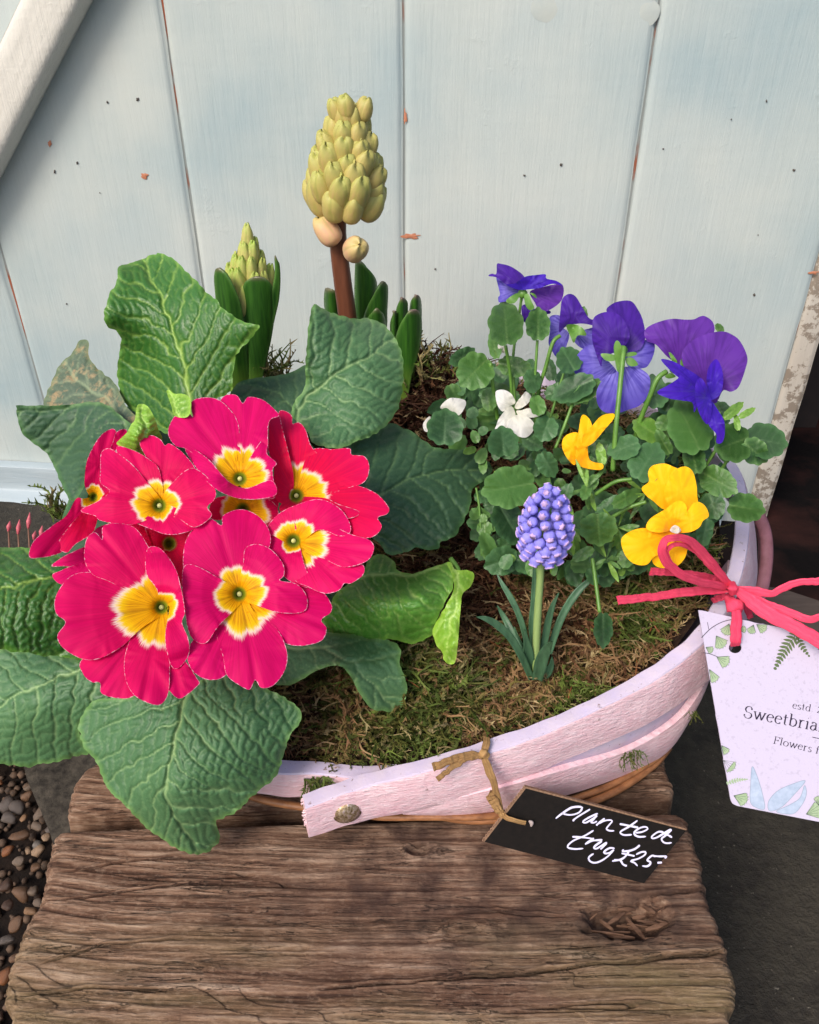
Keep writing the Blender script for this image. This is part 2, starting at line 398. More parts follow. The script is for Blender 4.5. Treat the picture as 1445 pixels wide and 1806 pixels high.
# ground: dark stone paving, reaching far
pave = M('dark_paving', .75, .3); c = pave.co('Object'); n1 = pave.noise(c, 14, 6, .65); n2 = pave.noise(c, 120, 5, .7); n3 = pave.noise(c, 420, 2, .5)
b = pave.mix(pave.mr(n1, .35, .7), '#221e1a', '#3a352c'); b = pave.mix(pave.mr(n2, .4, .75, 0, .5), b, '#4b463a'); b = pave.mix(pave.mr(n3, .70, .78, 0, .7), b, '#7d776a')
pave.col(b); pave.bump(n2, .004, .8); pave.bump(n3, .001, .7); pave = pave.m
GZ = -.13
def flat(name, pts, z, m, parent=None, kind=None, th=0.0, step=.012, amp=.0):
    P = np.array([UZ(x, y, z)[:2] for x, y in pts]); V, T, B = cdt(P, step, keep=True)
    zz = z + (amp * (fbm(V[:, 0] * 30, V[:, 1] * 30, 4) - .5) if amp else 0)
    V3 = np.c_[V, np.broadcast_to(zz, len(V))]; n = len(V3); nb = len(B)
    fs = T.tolist()
    if th:
        # boundary verts come first
        V3 = np.r_[V3, np.c_[V[:nb], np.full(nb, z - th)]]
        fs += [[(i + 1) % nb, i, n + i, n + (i + 1) % nb] for i in range(nb)]
    return mk(name, V3, fs, m, parent, kind=kind, smooth=not th)
g = 120; xs = np.r_[-30, -8, -3, np.linspace(-1.2, 1.4, g), 3, 8, 30]; ys = np.r_[-30, -8, -2, np.linspace(-.3, 1.5, g), 3, 8, 30]
X, Y = np.meshgrid(xs, ys, indexing='xy'); Z = GZ - .002 + .003 * (fbm(X * 22, Y * 22, 3) - .5)
# dip under the gravel
gm = np.clip((-.205 - X) / .012, 0, 1) * np.clip((.62 - Y) / .03, 0, 1) * np.clip((X + 1.0) / .1, 0, 1); Z = Z - .028 * gm
tag(mk('ground', np.stack([X, Y, Z], -1).reshape(-1, 3), grid_faces(len(ys), len(xs)), pave), kind='structure')
step_m = mat_simple('grey_step_concrete', '#4a4b49', '#3a3a38', 60, .8, .3, .002)
# low grey threshold under the door, left
V = DP([sL, s4, s4, sL], [zb - .003] * 4, [.012, .012, -.25, -.25]); V = np.r_[V, V - np.array([0, 0, .06])]
tag(mk('threshold', V, [[0, 1, 2, 3], [0, 4, 5, 1], [1, 5, 6, 2], [2, 6, 7, 3], [3, 7, 4, 0]], step_m, smooth=False), 'low grey concrete threshold under the painted door', 'threshold')

# shed past the right edge of the door, its shade put into the colour
darkw = M('shed_brick_painted_shade', .85, .15); c = darkw.co('Object'); n1 = darkw.noise(c, 9, 5, .6); darkw.col(darkw.mix(darkw.mr(n1, .42, .68), '#0d0909', '#3a211d')); darkw.bump(n1, .01, .7); darkw = darkw.m
shed = thing('dark_outhouse', 'outhouse interior, its shade painted dark reddish-brown, beyond the right edge of the door', 'outhouse', (1.0, 1.3, GZ))
def box(name, lo, hi, m, parent=None, rot=0.0, c=None, **k):
    lo, hi = np.array(lo, float), np.array(hi, float)
    V = np.array([[x, y, z] for x in (lo[0], hi[0]) for y in (lo[1], hi[1]) for z in (lo[2], hi[2])])
    if rot:
        cc = V.mean(0) if c is None else np.array(c); q_ = V - cc; cr, sr = math.cos(rot), math.sin(rot); V = np.c_[q_[:, 0] * cr - q_[:, 1] * sr, q_[:, 0] * sr + q_[:, 1] * cr, q_[:, 2]] + cc
    return mk(name, V, [[0, 1, 3, 2], [4, 6, 7, 5], [0, 4, 5, 1], [2, 3, 7, 6], [0, 2, 6, 4], [1, 5, 7, 3]], m, parent, smooth=False, **k)
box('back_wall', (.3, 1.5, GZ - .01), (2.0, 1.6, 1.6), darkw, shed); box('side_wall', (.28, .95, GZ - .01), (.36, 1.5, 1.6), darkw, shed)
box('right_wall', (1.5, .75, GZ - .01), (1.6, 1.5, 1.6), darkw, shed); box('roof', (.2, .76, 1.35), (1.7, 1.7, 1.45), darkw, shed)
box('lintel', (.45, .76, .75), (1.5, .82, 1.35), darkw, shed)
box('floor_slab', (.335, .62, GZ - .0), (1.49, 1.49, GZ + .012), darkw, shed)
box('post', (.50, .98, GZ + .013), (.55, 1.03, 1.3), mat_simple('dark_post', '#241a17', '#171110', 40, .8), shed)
greyw = mat_simple('grey_plank_wood', '#5b4f48', '#463c37', 90, .8, .3, .001, (.2, 1, 1))
tag(flat('floor_plank', [(1300, 1046), (1350, 1028), (1560, 1098), (1560, 1180), (1300, 1112)], GZ + .02, greyw, th=.02, step=.03), 'grey weathered floor plank beneath the coral ribbon tail at right', 'plank')

# ------------------------------------------------------------------ gravel
gravel_m = M('pebble_stone', .42, .5); oi = gravel_m.n('ObjectInfo'); c = gravel_m.co('Object')
rc = gravel_m.ramp(oi.outputs['Random'], [(0, '#6a4d36'), (.18, '#8f6c4c'), (.32, '#58504a'), (.44, '#83502c'), (.54, '#6f5f50'), (.68, '#a08468'), (.80, '#453024'), (.90, '#8d867e'), (1, '#a99c8e')], 'CONSTANT')
nn_ = gravel_m.noise(c, 300, 5, .7); gravel_m.col(gravel_m.mix(gravel_m.mr(nn_, .38, .66, 0, .6), rc, '#4b3626')); gravel_m.bump(nn_, .0008, .6)
gravel_m = gravel_m.m
bed = mk('gravel_bed', np.array([[-.9, -.4, GZ - .014], [-.203, -.4, GZ - .014], [-.203, .6, GZ - .014], [-.9, .6, GZ - .014]]), [[0, 1, 2, 3]], mat_simple('wet_soil', '#120d0a', '#241a13', 120, .9, .2, .003), kind='structure')
pebs = []
for k in range(7):
    bm = bmesh.new(); bmesh.ops.create_icosphere(bm, subdivisions=2, radius=1)
    V = np.array([v.co[:] for v in bm.verts]); Fc = [[v.index for v in f.verts] for f in bm.faces]; bm.free()
    f = 1 + .5 * (vn(V[:, 0] * 1.3 + k * 5, V[:, 1] * 1.3 + V[:, 2] * 1.7, k) - .5) + .22 * (vn(V[:, 0] * 3 + V[:, 2], V[:, 1] * 3, k + 9) - .5)
    V = V * np.clip(f, .8, 1.25)[:, None]
    for _ in range(9):
        n_ = R.normal(0, 1, 3); n_ /= np.linalg.norm(n_); dd_ = R.uniform(.52, .85); V = V - np.clip(V @ n_ - dd_, 0, None)[:, None] * n_ * .92
    V = V * np.array([1, .78 + .2 * R.rand(), .55 + .2 * R.rand()])
    me = bpy.data.meshes.new('pebble'); me.from_pydata(V.tolist(), [], Fc); me.materials.append(gravel_m); me.polygons.foreach_set('use_smooth', [True] * len(me.polygons)); pebs.append(me)
big = []
def pebble(x, y, z, r, me):
    o = bpy.data.objects.new('pebble', me); COL.objects.link(o); o.parent = bed; o.location = (x, y, z); o.scale = (r, r, r)
    o.rotation_euler = (R.uniform(-.5, .5), R.uniform(-.5, .5), R.uniform(0, 6.3)); return o
for (px, py, r) in [(36, 1472, 20), (12, 1500, 14), (30, 1420, 17), (72, 1430, 18), (64, 1455, 13), (12, 1655, 15), (25, 1628, 17), (33, 1518, 12), (68, 1498, 14), (62, 1528, 12), (38, 1575, 20), (66, 1590, 10), (80, 1475, 10), (8, 1560, 16), (52, 1605, 14), (5, 1720, 18), (28, 1688, 12), (15, 1440, 16), (56, 1570, 13), (12, 1595, 13), (48, 1400, 15), (40, 1442, 9), (90, 1460, 12)]:
    d = float(dz(px, py, GZ + .004)); P = U(px, py, d); rr = r * d / F; big.append((P[0], P[1], rr)); pebble(P[0], P[1], P[2] - rr * .25, rr * .92, pebs[R.randint(7)])
tries = 0
while len(big) < 290 and tries < 9000:
    tries += 1; x, y, r = R.uniform(-.40, -.215), R.uniform(.05, .56), R.choice([.0035, .0045, .006, .0075])
    if all((x - a)**2 + (y - b_)**2 > ((r + c_) * .74)**2 for a, b_, c_ in big):
        big.append((x, y, r)); pebble(x, y, GZ - .006 + R.uniform(-.004, .003), r, pebs[R.randint(7)])
# grit between (too small to pick apart)
gv, gf = [], []
bm = bmesh.new(); bmesh.ops.create_icosphere(bm, subdivisions=1, radius=1); tv = np.array([v.co[:] for v in bm.verts]); tf = np.array([[v.index for v in f.verts] for f in bm.faces]); bm.free()
for i in range(1800):
    gv.append(tv * R.uniform(.001, .0032) * (1 + .3 * R.rand(len(tv), 1)) + np.array([R.uniform(-.42, -.207), R.uniform(.03, .58), GZ - .013 + R.uniform(0, .003)])); gf.append(tf)
V, Fc = merge(list(zip(gv, gf))); mk('grit', V, Fc, mat_simple('grit', '#6b5442', '#2e241c', 160, .8), bed, kind='stuff')
stone_m = mat_simple('grey_slab', '#514a40', '#25211c', 130, .85, .25, .003, detail=7)
tag(flat('paving_slab', [(48, 1375), (30, 1300), (200, 1300), (230, 1400), (150, 1500), (103, 1520), (88, 1468), (66, 1415)], GZ + .012, stone_m, th=.04, amp=.004), 'grey-brown stone slab between the gravel and the sleeper end', 'stone slab')
# terracotta pot, lower left corner
def lathe(prof, c, n=48, sy=1.0):
    a = np.linspace(0, 2 * np.pi, n, endpoint=False); pr = np.asarray(prof, float)
    V = np.stack([pr[:, 0:1] * np.cos(a), pr[:, 0:1] * np.sin(a) * sy, np.broadcast_to(pr[:, 1:2], (len(pr), n))], -1).reshape(-1, 3) + np.array(c)
    return V, grid_faces(len(pr), n, True)
terra = mat_simple('dark_terracotta', '#6e3024', '#4a2019', 70, .6, .4, .001)
pc = UZ(-62, 1318, GZ)
pr = spline([(.0, .002), (.03, .002), (.042, .006), (.052, .03), (.058, .06), (.060, .064), (.060, .078), (.055, .079), (.054, .06), (.045, .03), (.0, .02)], 5)
tag(mk('terracotta_pot', *(lambda r: (r[0], r[1]))(lathe(pr, (pc[0] - .004, pc[1] + .02, GZ - .01))), terra), 'dark red terracotta pot at the left edge above the gravel', 'pot')

# ------------------------------------------------------------------ sleepers
wood = M('weathered_sleeper_wood', .78, .25); g1 = wood.mr(wood.attr('g'), .30, .68); g2 = wood.attr('st'); g3 = wood.attr('gr'); c = wood.co('Object', (.07, 1, 1))
f1 = wood.noise(c, 620, 5, .8, .3); f2 = wood.noise(wood.co('Object', (.13, 1, 1), (0, 0, .05)), 230, 7, .78, .6); f4 = wood.noise(wood.co('Object', (.055, 1, 1), (0, 0, -.03)), 260, 4, .62, .8); f5 = wood.noise(wood.co('Object', (.5, 1, 1)), 420, 5, .7)
crk = wood.math('MULTIPLY', wood.mr(wood.math('ABSOLUTE', wood.math('SUBTRACT', f4, .5)), .0, .016, 1, 0), wood.mr(wood.noise(wood.co('Object', (.3, 1, 1)), 40, 3, .5), .46, .58)); f3 = wood.noise(wood.co('Object'), 55, 4, .6)
b = wood.ramp(wood.math('ADD', wood.math('MULTIPLY', g1, .45), wood.math('MULTIPLY', wood.mr(f2, .25, .75), .55)), [(.18, '#2f1e14'), (.38, '#684a37'), (.58, '#97765e'), (.84, '#cbae94')])
b = wood.mix(wood.mr(f1, .3, .7, .0, .55), b, '#4b3226'); b = wood.mix(wood.mr(f5, .5, .75, 0, .5), b, '#b89c84'); b = wood.mix(wood.math('MULTIPLY', crk, .85), b, '#1d120c'); b = wood.mix(wood.math('MULTIPLY', wood.mr(f3, .35, .65, .25, 1), g2), b, '#46332a'); b = wood.mix(wood.math('MULTIPLY', g3, .55), b, '#8d8458')
wood.col(b); wood.bump(f1, .0009, .9); wood.bump(f2, .0011, .8); wood.bump(f5, .0007, .7); wood.bump(wood.math('SUBTRACT', 1.0, crk), .0015, .9); wood = wood.m
def sleeper(name, Lp, Rp, nx, ny, seed, label, knots=(), worn=None, cracks=(), zt=0.0):
    Lp = np.array([UZ(x, y, 0)[:2] for x, y in Lp]); Rp = np.array([UZ(x, y, 0)[:2] for x, y in Rp])
    A = resamp(spline(Lp, 8), ny); B = resamp(spline(Rp, 8), ny)
    s = np.linspace(0, 1, nx)
    P = A[:, None] * (1 - s)[None, :, None] + B[:, None] * s[None, :, None]; X, Y = P[..., 0], P[..., 1]
    ex = np.minimum(X - A[:, None, 0], B[:, None, 0] - X); ey = np.minimum(Y - Y.min(0)[None], Y.max(0)[None] - Y)
    warp = .012 * (fbm(X * 5, Y * 10, seed) - .5) - .030 * np.exp(-(X - A[:, None, 0]) / .055) * 0.35
    yy = Y + warp
    for (kx, ky, kr, kd) in knots:
        rr = np.hypot((X - kx) / 1.9, (Y - ky)); yy = yy + kr * .55 * np.sign(Y - ky) * np.exp(-(rr / kr)**2)
    ridg = fbm(X * 6, yy * 420, seed + 1, 3); broad = fbm(X * 4, yy * 90, seed + 2, 3); fine = fbm(X * 34, yy * 760, seed + 3, 2); chip = fbm(X * 60, yy * 260, seed + 60, 2)
    rings = .5 + .5 * np.sin(yy * 2 * np.pi / .0145 + 5 * fbm(X * 3, yy * 12, seed + 5)); ph_ = (yy / .0125 + 1.3 * fbm(X * 3, yy * 12, seed + 5)); ph_ = np.abs((ph_ % 1) - .5) * 2; rings = 1 - np.exp(-((1 - ph_) / .28)**2)
    leftw = np.exp(-(X - A[:, None, 0]) / .09)
    g_ = .40 * ridg + .16 * broad + .26 * fine + .16 * fbm(X * 16, Y * 40, seed + 71) + .10 * (rings - .8) * (.15 + .85 * leftw) + .02
    cr = 1 - np.clip(np.abs(fbm(X * 5.5 + 3, yy * 120, seed + 8, 3) - .5) / .016, 0, 1)
    crm = np.clip((fbm(X * 9, yy * 30, seed + 9, 2) - .50) / .08, 0, 1); cr = cr * crm; g_ = g_ - .22 * cr
    h = .0013 * (ridg - .5) * (.5 + fbm(X * 10, Y * 25, seed + 70)) + .0005 * (broad - .5) + .00035 * (rings - .8) * (.12 + .88 * leftw) + .0008 * (fine - .5) + .0006 * (np.floor(chip * 7) / 7 - chip) * 2.5 + .004 * (fbm(X * 8, Y * 8, seed + 4) - .5) - .0036 * cr
    # flaky steps towards the front edge
    st = fbm(X * 7, yy * 38, seed + 12, 3); stp = np.floor(st * 9) / 9 - st
    fr = np.clip((.235 - Y) / .03, 0, 1) if worn else 0.0
    h = h + .007 * stp * fr
    st_ = np.clip(1.5 * np.exp(-((X - .06) / .14)**2 - ((Y - .262) / .055)**2), 0, 1) + .25 * np.clip(fbm(X * 9, Y * 20, seed + 20) * 2 - 1, 0, 1)
    for (kx, ky, kr, kd) in knots:
        nz = 1 + .9 * (fbm(X * 60, Y * 90, seed + 30) - .5); rr = np.hypot((X - kx) / 1.7, (Y - ky)) * nz
        h = h - kd * np.exp(-(rr / kr)**4) + .0012 * np.exp(-((rr - kr * 1.25) / (kr * .3))**2); st_ = st_ + .8 * np.exp(-(rr / kr)**2)
    nx_ = 1 + .9 * (fbm(X * 40, Y * 240, seed + 40) - .5)
    for (cp, cw, cdp) in cracks:
        c3 = np.array([UZ(x_, y_, 0)[:2] for x_, y_ in cp]); yc = np.interp(X, c3[:, 0], c3[:, 1]) + .0022 * (fbm(X * 70, X * 0 + seed, 5, 3) - .5); fade = np.clip((X - c3[0, 0]) / .012, 0, 1) * np.clip((c3[-1, 0] - X) / .012, 0, 1)
        w_ = cw * (.4 + 1.1 * vn(X * 60, 0, 8)); k_ = np.exp(-((Y - yc) / w_)**2) * fade; h = h - cdp * k_; g_ = g_ - .5 * k_; h = h + .0012 * np.exp(-((Y - yc - w_ * 2.2) / (w_ * 2))**2) * fade
    h = h - .006 * np.exp(-(ex / .0022 / nx_)) - .008 * np.exp(-(ey / .0022 / nx_))
    gr = np.clip(fr * (fbm(X * 7 + 2, yy * 30, seed + 15) * 2.6 - 1.0), 0, 1) if worn else np.zeros_like(X) + .15 * np.clip(fbm(X * 9, Y * 20, 3) * 2 - 1, 0, 1)
    jx = (.0040 * (fbm(X * 0 + 5, Y * 75, seed + 50, 3) - .5) + .0016 * (fbm(X * 0 + 5, yy * 700, seed + 52, 2) - .5)) * (np.exp(-ex / .01))
    V = np.stack([X + np.where(X < X.mean(), jx, -jx) * 1.6, Y, h + zt], -1); V = V.reshape(-1, 3)
    top = grid_faces(ny, nx)[:, ::-1] if Y[0, 0] > Y[-1, 0] else grid_faces(ny, nx)
    ring = [j for j in range(nx)] + [i * nx + nx - 1 for i in range(1, ny)] + [(ny - 1) * nx + j for j in range(nx - 2, -1, -1)] + [i * nx for i in range(ny - 2, 0, -1)]
    r = len(ring); N = len(V); cx, cy = V[ring, 0].mean(), V[ring, 1].mean()
    m1 = V[ring].copy(); m1[:, 2] = -.03; m1[:, 0] += .003 * np.sign(m1[:, 0] - cx) * vn(m1[:, 1] * 300, 0, 3); m2 = m1.copy(); m2[:, 2] = GZ + .001
    V = np.concatenate([V, m1, m2]); ext = lambda a: np.r_[a.ravel(), a.ravel()[ring] * .8, a.ravel()[ring] * .6]
    i = np.arange(r); j = (i + 1) % r; ra = np.array(ring)
    f1_ = np.stack([ra[i], ra[j], N + j, N + i], -1); f2_ = np.stack([N + i, N + j, N + r + j, N + r + i], -1)
    if Y[0, 0] > Y[-1, 0]: f1_, f2_ = f1_, f2_
    o = mk(name, V, np.concatenate([top, f1_, f2_]), wood, attrs={'g': ext(np.clip(g_, 0, 1)), 'st': ext(np.clip(st_, 0, 1)), 'gr': ext(gr)})
    return tag(o, label, 'railway sleeper', 'old wooden sleepers under the trug')
kA = UZ(1105, 1622, 0); kB = UZ(735, 1498, 0); kC = UZ(820, 1645, 0)
fs_ = sleeper('wooden_sleeper', [(110, 1456), (92, 1482), (78, 1530), (68, 1570), (45, 1620), (25, 1680), (12, 1720), (5, 1760), (10, 1806), (14, 1900)],
        [(1203, 1427), (1236, 1512), (1262, 1600), (1277, 1650), (1297, 1733), (1300, 1806), (1308, 1900)], 760, 330, 5,
        'front weathered wooden sleeper with a splintered knot hole by the price tag', [(kA[0], kA[1], .0105, .016), (kB[0], kB[1], .004, .004), (kC[0], kC[1], .006, .0006)], True, [([(95, 1540), (200, 1522), (330, 1512)], .0006, .003), ([(70, 1590), (180, 1578), (330, 1560), (470, 1556)], .0005, .002), ([(60, 1700), (180, 1668), (330, 1655)], .0005, .002), ([(560, 1742), (760, 1728), (1000, 1706), (1180, 1690), (1296, 1672)], .0007, .0035), ([(1120, 1585), (1200, 1572), (1255, 1566)], .0007, .003), ([(790, 1612), (880, 1604), (1010, 1618)], .0005, .002), ([(20, 1755), (150, 1742), (300, 1748)], .0006, .003)])
sleeper('wooden_sleeper', [(230, 1190), (200, 1290), (172, 1335), (140, 1358), (118, 1390), (107, 1415), (110, 1425)],
        [(1135, 1230), (1165, 1310), (1180, 1350), (1192, 1380), (1196, 1400)], 460, 190, 9, 'rear weathered sleeper behind the seam, directly under the trug base', zt=-.001)
# splinters in the knot hole
spm = mat_simple('splinter_wood', '#80614c', '#432f24', 300, .8, .2, .0006, (.2, 1, 1))
for i in range(24):
    x0, y0 = kA[0] + R.uniform(-.026, .024), kA[1] + R.uniform(-.010, .008); a = R.choice([R.uniform(-.22, .12), R.uniform(-.3, .2), R.uniform(-1.0, .8)]); L = R.uniform(.005, .024) * (1 if R.rand() < .6 else .6); w = R.uniform(.0004, .0022)
    zz = R.uniform(-.009, -.0005); d = np.array([math.cos(a), math.sin(a), R.uniform(-.15, .25)]); n_ = np.array([-math.sin(a), math.cos(a), 0])
    c0 = np.array([x0, y0, zz]); p = [c0 - d * L / 2 - n_ * w * .3, c0 - d * L / 2 + n_ * w * .3, c0 + d * L * .1 + n_ * w * .6, c0 + d * L / 2 + n_ * w * .1, c0 + d * L / 2 - n_ * w * .3, c0 - n_ * w * .6]
    V = np.array(p + [v - np.array([0, 0, .0012]) for v in p]); m = 6
    mk('splinter', V, [list(range(6)), list(range(11, 5, -1))] + [[i_, i_ + 6, (i_ + 1) % 6 + 6, (i_ + 1) % 6] for i_ in range(6)], spm, fs_, smooth=False)
# ================================================================== THE TRUG
pink = M('pale_pink_painted_wood', .55, .35); c = pink.co('Object'); cs_ = pink.co('Object', (.25, .25, 1)); n1 = pink.noise(c, 55, 4, .6); n2 = pink.noise(cs_, 700, 4, .65); n3 = pink.noise(c, 190, 5, .75); n4 = pink.noise(c, 24, 5, .7)
b = pink.mix(pink.mr(n1, .3, .7), '#edcad0', '#e0b2bc'); b = pink.mix(pink.mr(n2, .42, .7, 0, .7), b, '#f0dde2'); b = pink.mix(pink.mr(n3, .67, .73, 0, .8), b, '#6d4f46'); b = pink.mix(pink.mr(n4, .60, .72, 0, .30), b, '#9c6f6c')
pink.col(b); pink.bump(n2, .0012, 1.0); pink.bump(n1, .0016, .6); pink.bump(n3, .0005, .4); pink = pink.m
lilac = M('lilac_sky_tint', .55, .35); c = lilac.co('Object'); n1 = lilac.noise(c, 90, 5, .7); n3 = lilac.noise(c, 330, 4, .7)  # bluish sky light on strip tops and insides, put into the colour
b = lilac.mix(lilac.mr(n1, .3, .7), '#c2b6d0', '#cdbfcc'); b = lilac.mix(lilac.mr(n3, .63, .69, 0, .9), b, '#7a6258'); lilac.col(b); lilac.bump(n1, .001, .6); lilac = lilac.m
cane = mat_simple('split_cane', '#a8734a', '#70472c', 420, .45, .4, .0005, (.3, .3, 1))
def curve(pts, n=220): return resamp(spline([tuple(UZ(x, y, z)) for x, y, z in pts], 10), n)
RR = [(533, 1401, .044), (627, 1368, .049), (755, 1335, .058), (854, 1305, .065), (960, 1268, .072), (1109, 1197, .085), (1189, 1144, .094), (1236, 1098, .100), (1274, 1030, .108), (1293, 960, .115), (1296, 890, .121), (1277, 818, .128), (1200, 742, .133), (1080, 690, .137), (960, 662, .14), (820, 643, .138)]
LL = [(700, 1350, .046), (640, 1352, .046), (560, 1344, .046), (490, 1342, .047), (380, 1322, .052), (270, 1262, .062), (195, 1160, .075), (180, 1040, .088), (225, 920, .103), (340, 795, .118), (520, 700, .13), (700, 655, .135), (870, 650, .135)]
cR, cL = curve(RR), curve(LL)
CT = np.array([.02, .43])
def outward(C_):
    t = np.gradient(C_[:, :2], axis=0); t /= np.linalg.norm(t, axis=1)[:, None]; n = np.stack([t[:, 1], -t[:, 0]], -1)
    s = np.sign((n * (C_[:, :2] - CT)).sum(1)); return np.c_[n * np.where(s == 0, 1, s)[:, None], np.zeros(len(C_))]
trug = thing('wooden_trug', 'pale pink painted wooden trug of bent strips planted with spring flowers', 'trug', (CT[0], CT[1], 0))
def strip(name, C_, O_, th, hgt, flare, zoff=0.0, inset=0.0, mats=(pink, lilac), seed=0, tuck=0):
    n = len(C_); t = np.linspace(0, 1, n); hgt = np.interp(t, np.linspace(0, 1, len(hgt)), hgt); flare = np.interp(t, np.linspace(0, 1, len(flare)), flare)
    zo = np.array([0, 0, 1.]); w = .0009
    A = C_ - O_ * inset + zo * zoff
    wob = (vn(t * 60, 0, seed) - .5)[:, None]
    rows = []; k = 10
    P0 = A + zo * .0 + O_ * wob * .0012; P1 = A + O_ * th + zo * (wob * .0012)
    dn_ = lambda base, f: base - zo * (hgt * f)[:, None] + O_ * (flare * f)[:, None]
    rows.append(P0 - zo * (hgt)[:, None] + O_ * flare[:, None]); rows.append(dn_(P0, .5)); rows.append(P0 - zo * w); rows.append(P0 + O_ * w * .7); rows.append((P0 + P1) / 2 + zo * .0003); rows.append(P1 - O_ * w * .7); rows.append(P1 - zo * w)
    for f in np.linspace(.08, .97, k): rows.append(dn_(P1, f) + O_ * (.0011 * math.sin(math.pi * f)) + O_ * (.0006 * (vn(t * 30, f * 4, seed + 4) - .5))[:, None])
    rows.append(dn_(P1, 1.0) - O_ * w)
    V = np.stack(rows, 1); m = V.shape[1]; Fc = grid_faces(n, m, True); mi = np.zeros((n - 1, m), int); mi[:, 2:6] = 1; mi[:, 0:2] = 1
    fl = Fc.tolist() + [list(range(m)), [(n - 1) * m + j for j in range(m - 1, -1, -1)]]
    return crisp(mk(name, V.reshape(-1, 3), fl, list(mats), trug, midx=list(mi.ravel()) + [0, 0]))
oR, oL = outward(cR), outward(cL)
rim = strip('rim_strip', cR, oR, .0088, [.0265, .033, .032, .034, .038, .040, .040, .038, .036, .034, .034], [0, 0, 0, .003, .012, .017, .010, .002, 0], seed=2)
rim2 = strip('rim_strip', cL, oL, .0088, [.020, .021, .024, .028, .03, .03, .03], [0, 0, 0, 0, 0, 0, 0], inset=.001, seed=8)
# lower slat traced from its two edges
def ruled(name, topc, botc, th, m, n=90, mats=None):
    A, B = curve(topc, n), curve(botc, n); O_ = outward(A); rows = []
    for f in np.linspace(0, 1, 8): rows.append(A * (1 - f) + B * f + O_ * (.0012 * math.sin(math.pi * f)))
    rows += [B - O_ * th, (A + B) / 2 - O_ * th, A - O_ * th]
    V = np.stack(rows, 1); k = V.shape[1]
    return crisp(mk(name, V.reshape(-1, 3), grid_faces(n, k, True).tolist() + [list(range(k)), [(n - 1) * k + j for j in range(k - 1, -1, -1)]], m, trug))
ruled('slat', [(712, 1430, .020), (745, 1422, .026), (888, 1388, .036), (998, 1357, .037), (1109, 1324, .034), (1192, 1274, .038), (1236, 1219, .051), (1262, 1160, .06), (1290, 1060, .072), (1298, 990, .08)],
      [(712, 1436, .014), (745, 1438, .012), (854, 1434, .010), (998, 1403, .010), (1109, 1364, .008), (1178, 1326, .012), (1221, 1264, .030), (1243, 1213, .042), (1265, 1120, .052), (1275, 1020, .058)], .005, pink)
# inner hull behind the gaps, all round
ringN = 140
allr = np.concatenate([resamp(cR, 90), resamp(cL[::-1], 90)[:]]); ang = np.arctan2(allr[:, 1] - CT[1], allr[:, 0] - CT[0]); o_ = np.argsort(ang); ang_s, rad_s, z_s = ang[o_], np.linalg.norm(allr[o_, :2] - CT, axis=1), allr[o_, 2]
def rim_at(a):
    a = (np.asarray(a) + np.pi) % (2 * np.pi) - np.pi
    ag = np.r_[ang_s - 2 * np.pi, ang_s, ang_s + 2 * np.pi]; k = np.ones(5) / 5
    r3, z3 = np.tile(rad_s, 3), np.tile(z_s, 3); return np.interp(a, ag, r3), np.interp(a, ag, z3)
a = np.linspace(-np.pi, np.pi, ringN, endpoint=False); rr, zz = rim_at(a); rows = []
for f, zf in [(.975, .80), (.955, .55), (.93, .38), (.88, .22), (.80, .10), (.62, .07), (.0, .07)]:
    rows.append(np.stack([CT[0] + rr * f * np.cos(a), CT[1] + rr * f * np.sin(a), np.maximum(zz * zf, .009)], -1))
mk('inner_hull', np.stack(rows).reshape(-1, 3), grid_faces(len(rows), ringN, True), lilac, trug)
_t = [(760, 1418, .028), (888, 1388, .036), (998, 1357, .037), (1109, 1324, .034), (1192, 1274, .038), (1236, 1219, .051), (1256, 1170, .06)]
def inner_slat():
    A = curve([(x, y - 34, z + .016) for x, y, z in _t], 80); B = curve([(x, y + 10, z - .004) for x, y, z in _t], 80); O_ = outward(A)
    A = A - O_ * .0042; B = B - O_ * .0042; rows = [A, (A + B) / 2, B, B - O_ * .003, A - O_ * .003]; V = np.stack(rows, 1)
    return mk('slat', V.reshape(-1, 3), grid_faces(80, 5, True), lilac, trug)
inner_slat()['label'] = 'lilac inner slat showing through the gap'
# foot hoops of split cane under the base
for (pts, w) in [([(600, 1425, .008), (660, 1440, .008), (760, 1441, .009), (860, 1440, .009), (960, 1424, .006), (1060, 1392, .006), (1130, 1356, .007), (1168, 1326, .010), (1188, 1295, .012)], .0021),
                 ([(740, 1432, .004), (830, 1447, .004), (930, 1440, .004), (1010, 1425, .004), (1085, 1396, .004), (1150, 1352, .005), (1180, 1318, .006)], .0024),
                 ([(420, 1396, .010), (470, 1412, .009), (540, 1424, .008), (600, 1428, .007)], .0024)]:
    P = curve(pts, 70); tubeo('foot_hoop', P, w, cane, trug, 8)
# second hoop standing behind the right end
P = curve([(1300, 880, .10), (1336, 905, .085), (1354, 940, .07), (1357, 985, .055), (1350, 1030, .04), (1330, 1075, .03)], 60)
V_, F_ = band(P, np.array([1., .15, 0]), .009, CONVEX, .005)
mk('handle_hoop', V_, F_, mat_simple('dusky_pink_paint', '#a8707a', '#8f5f64', 150, .6, .3, .0005), trug)
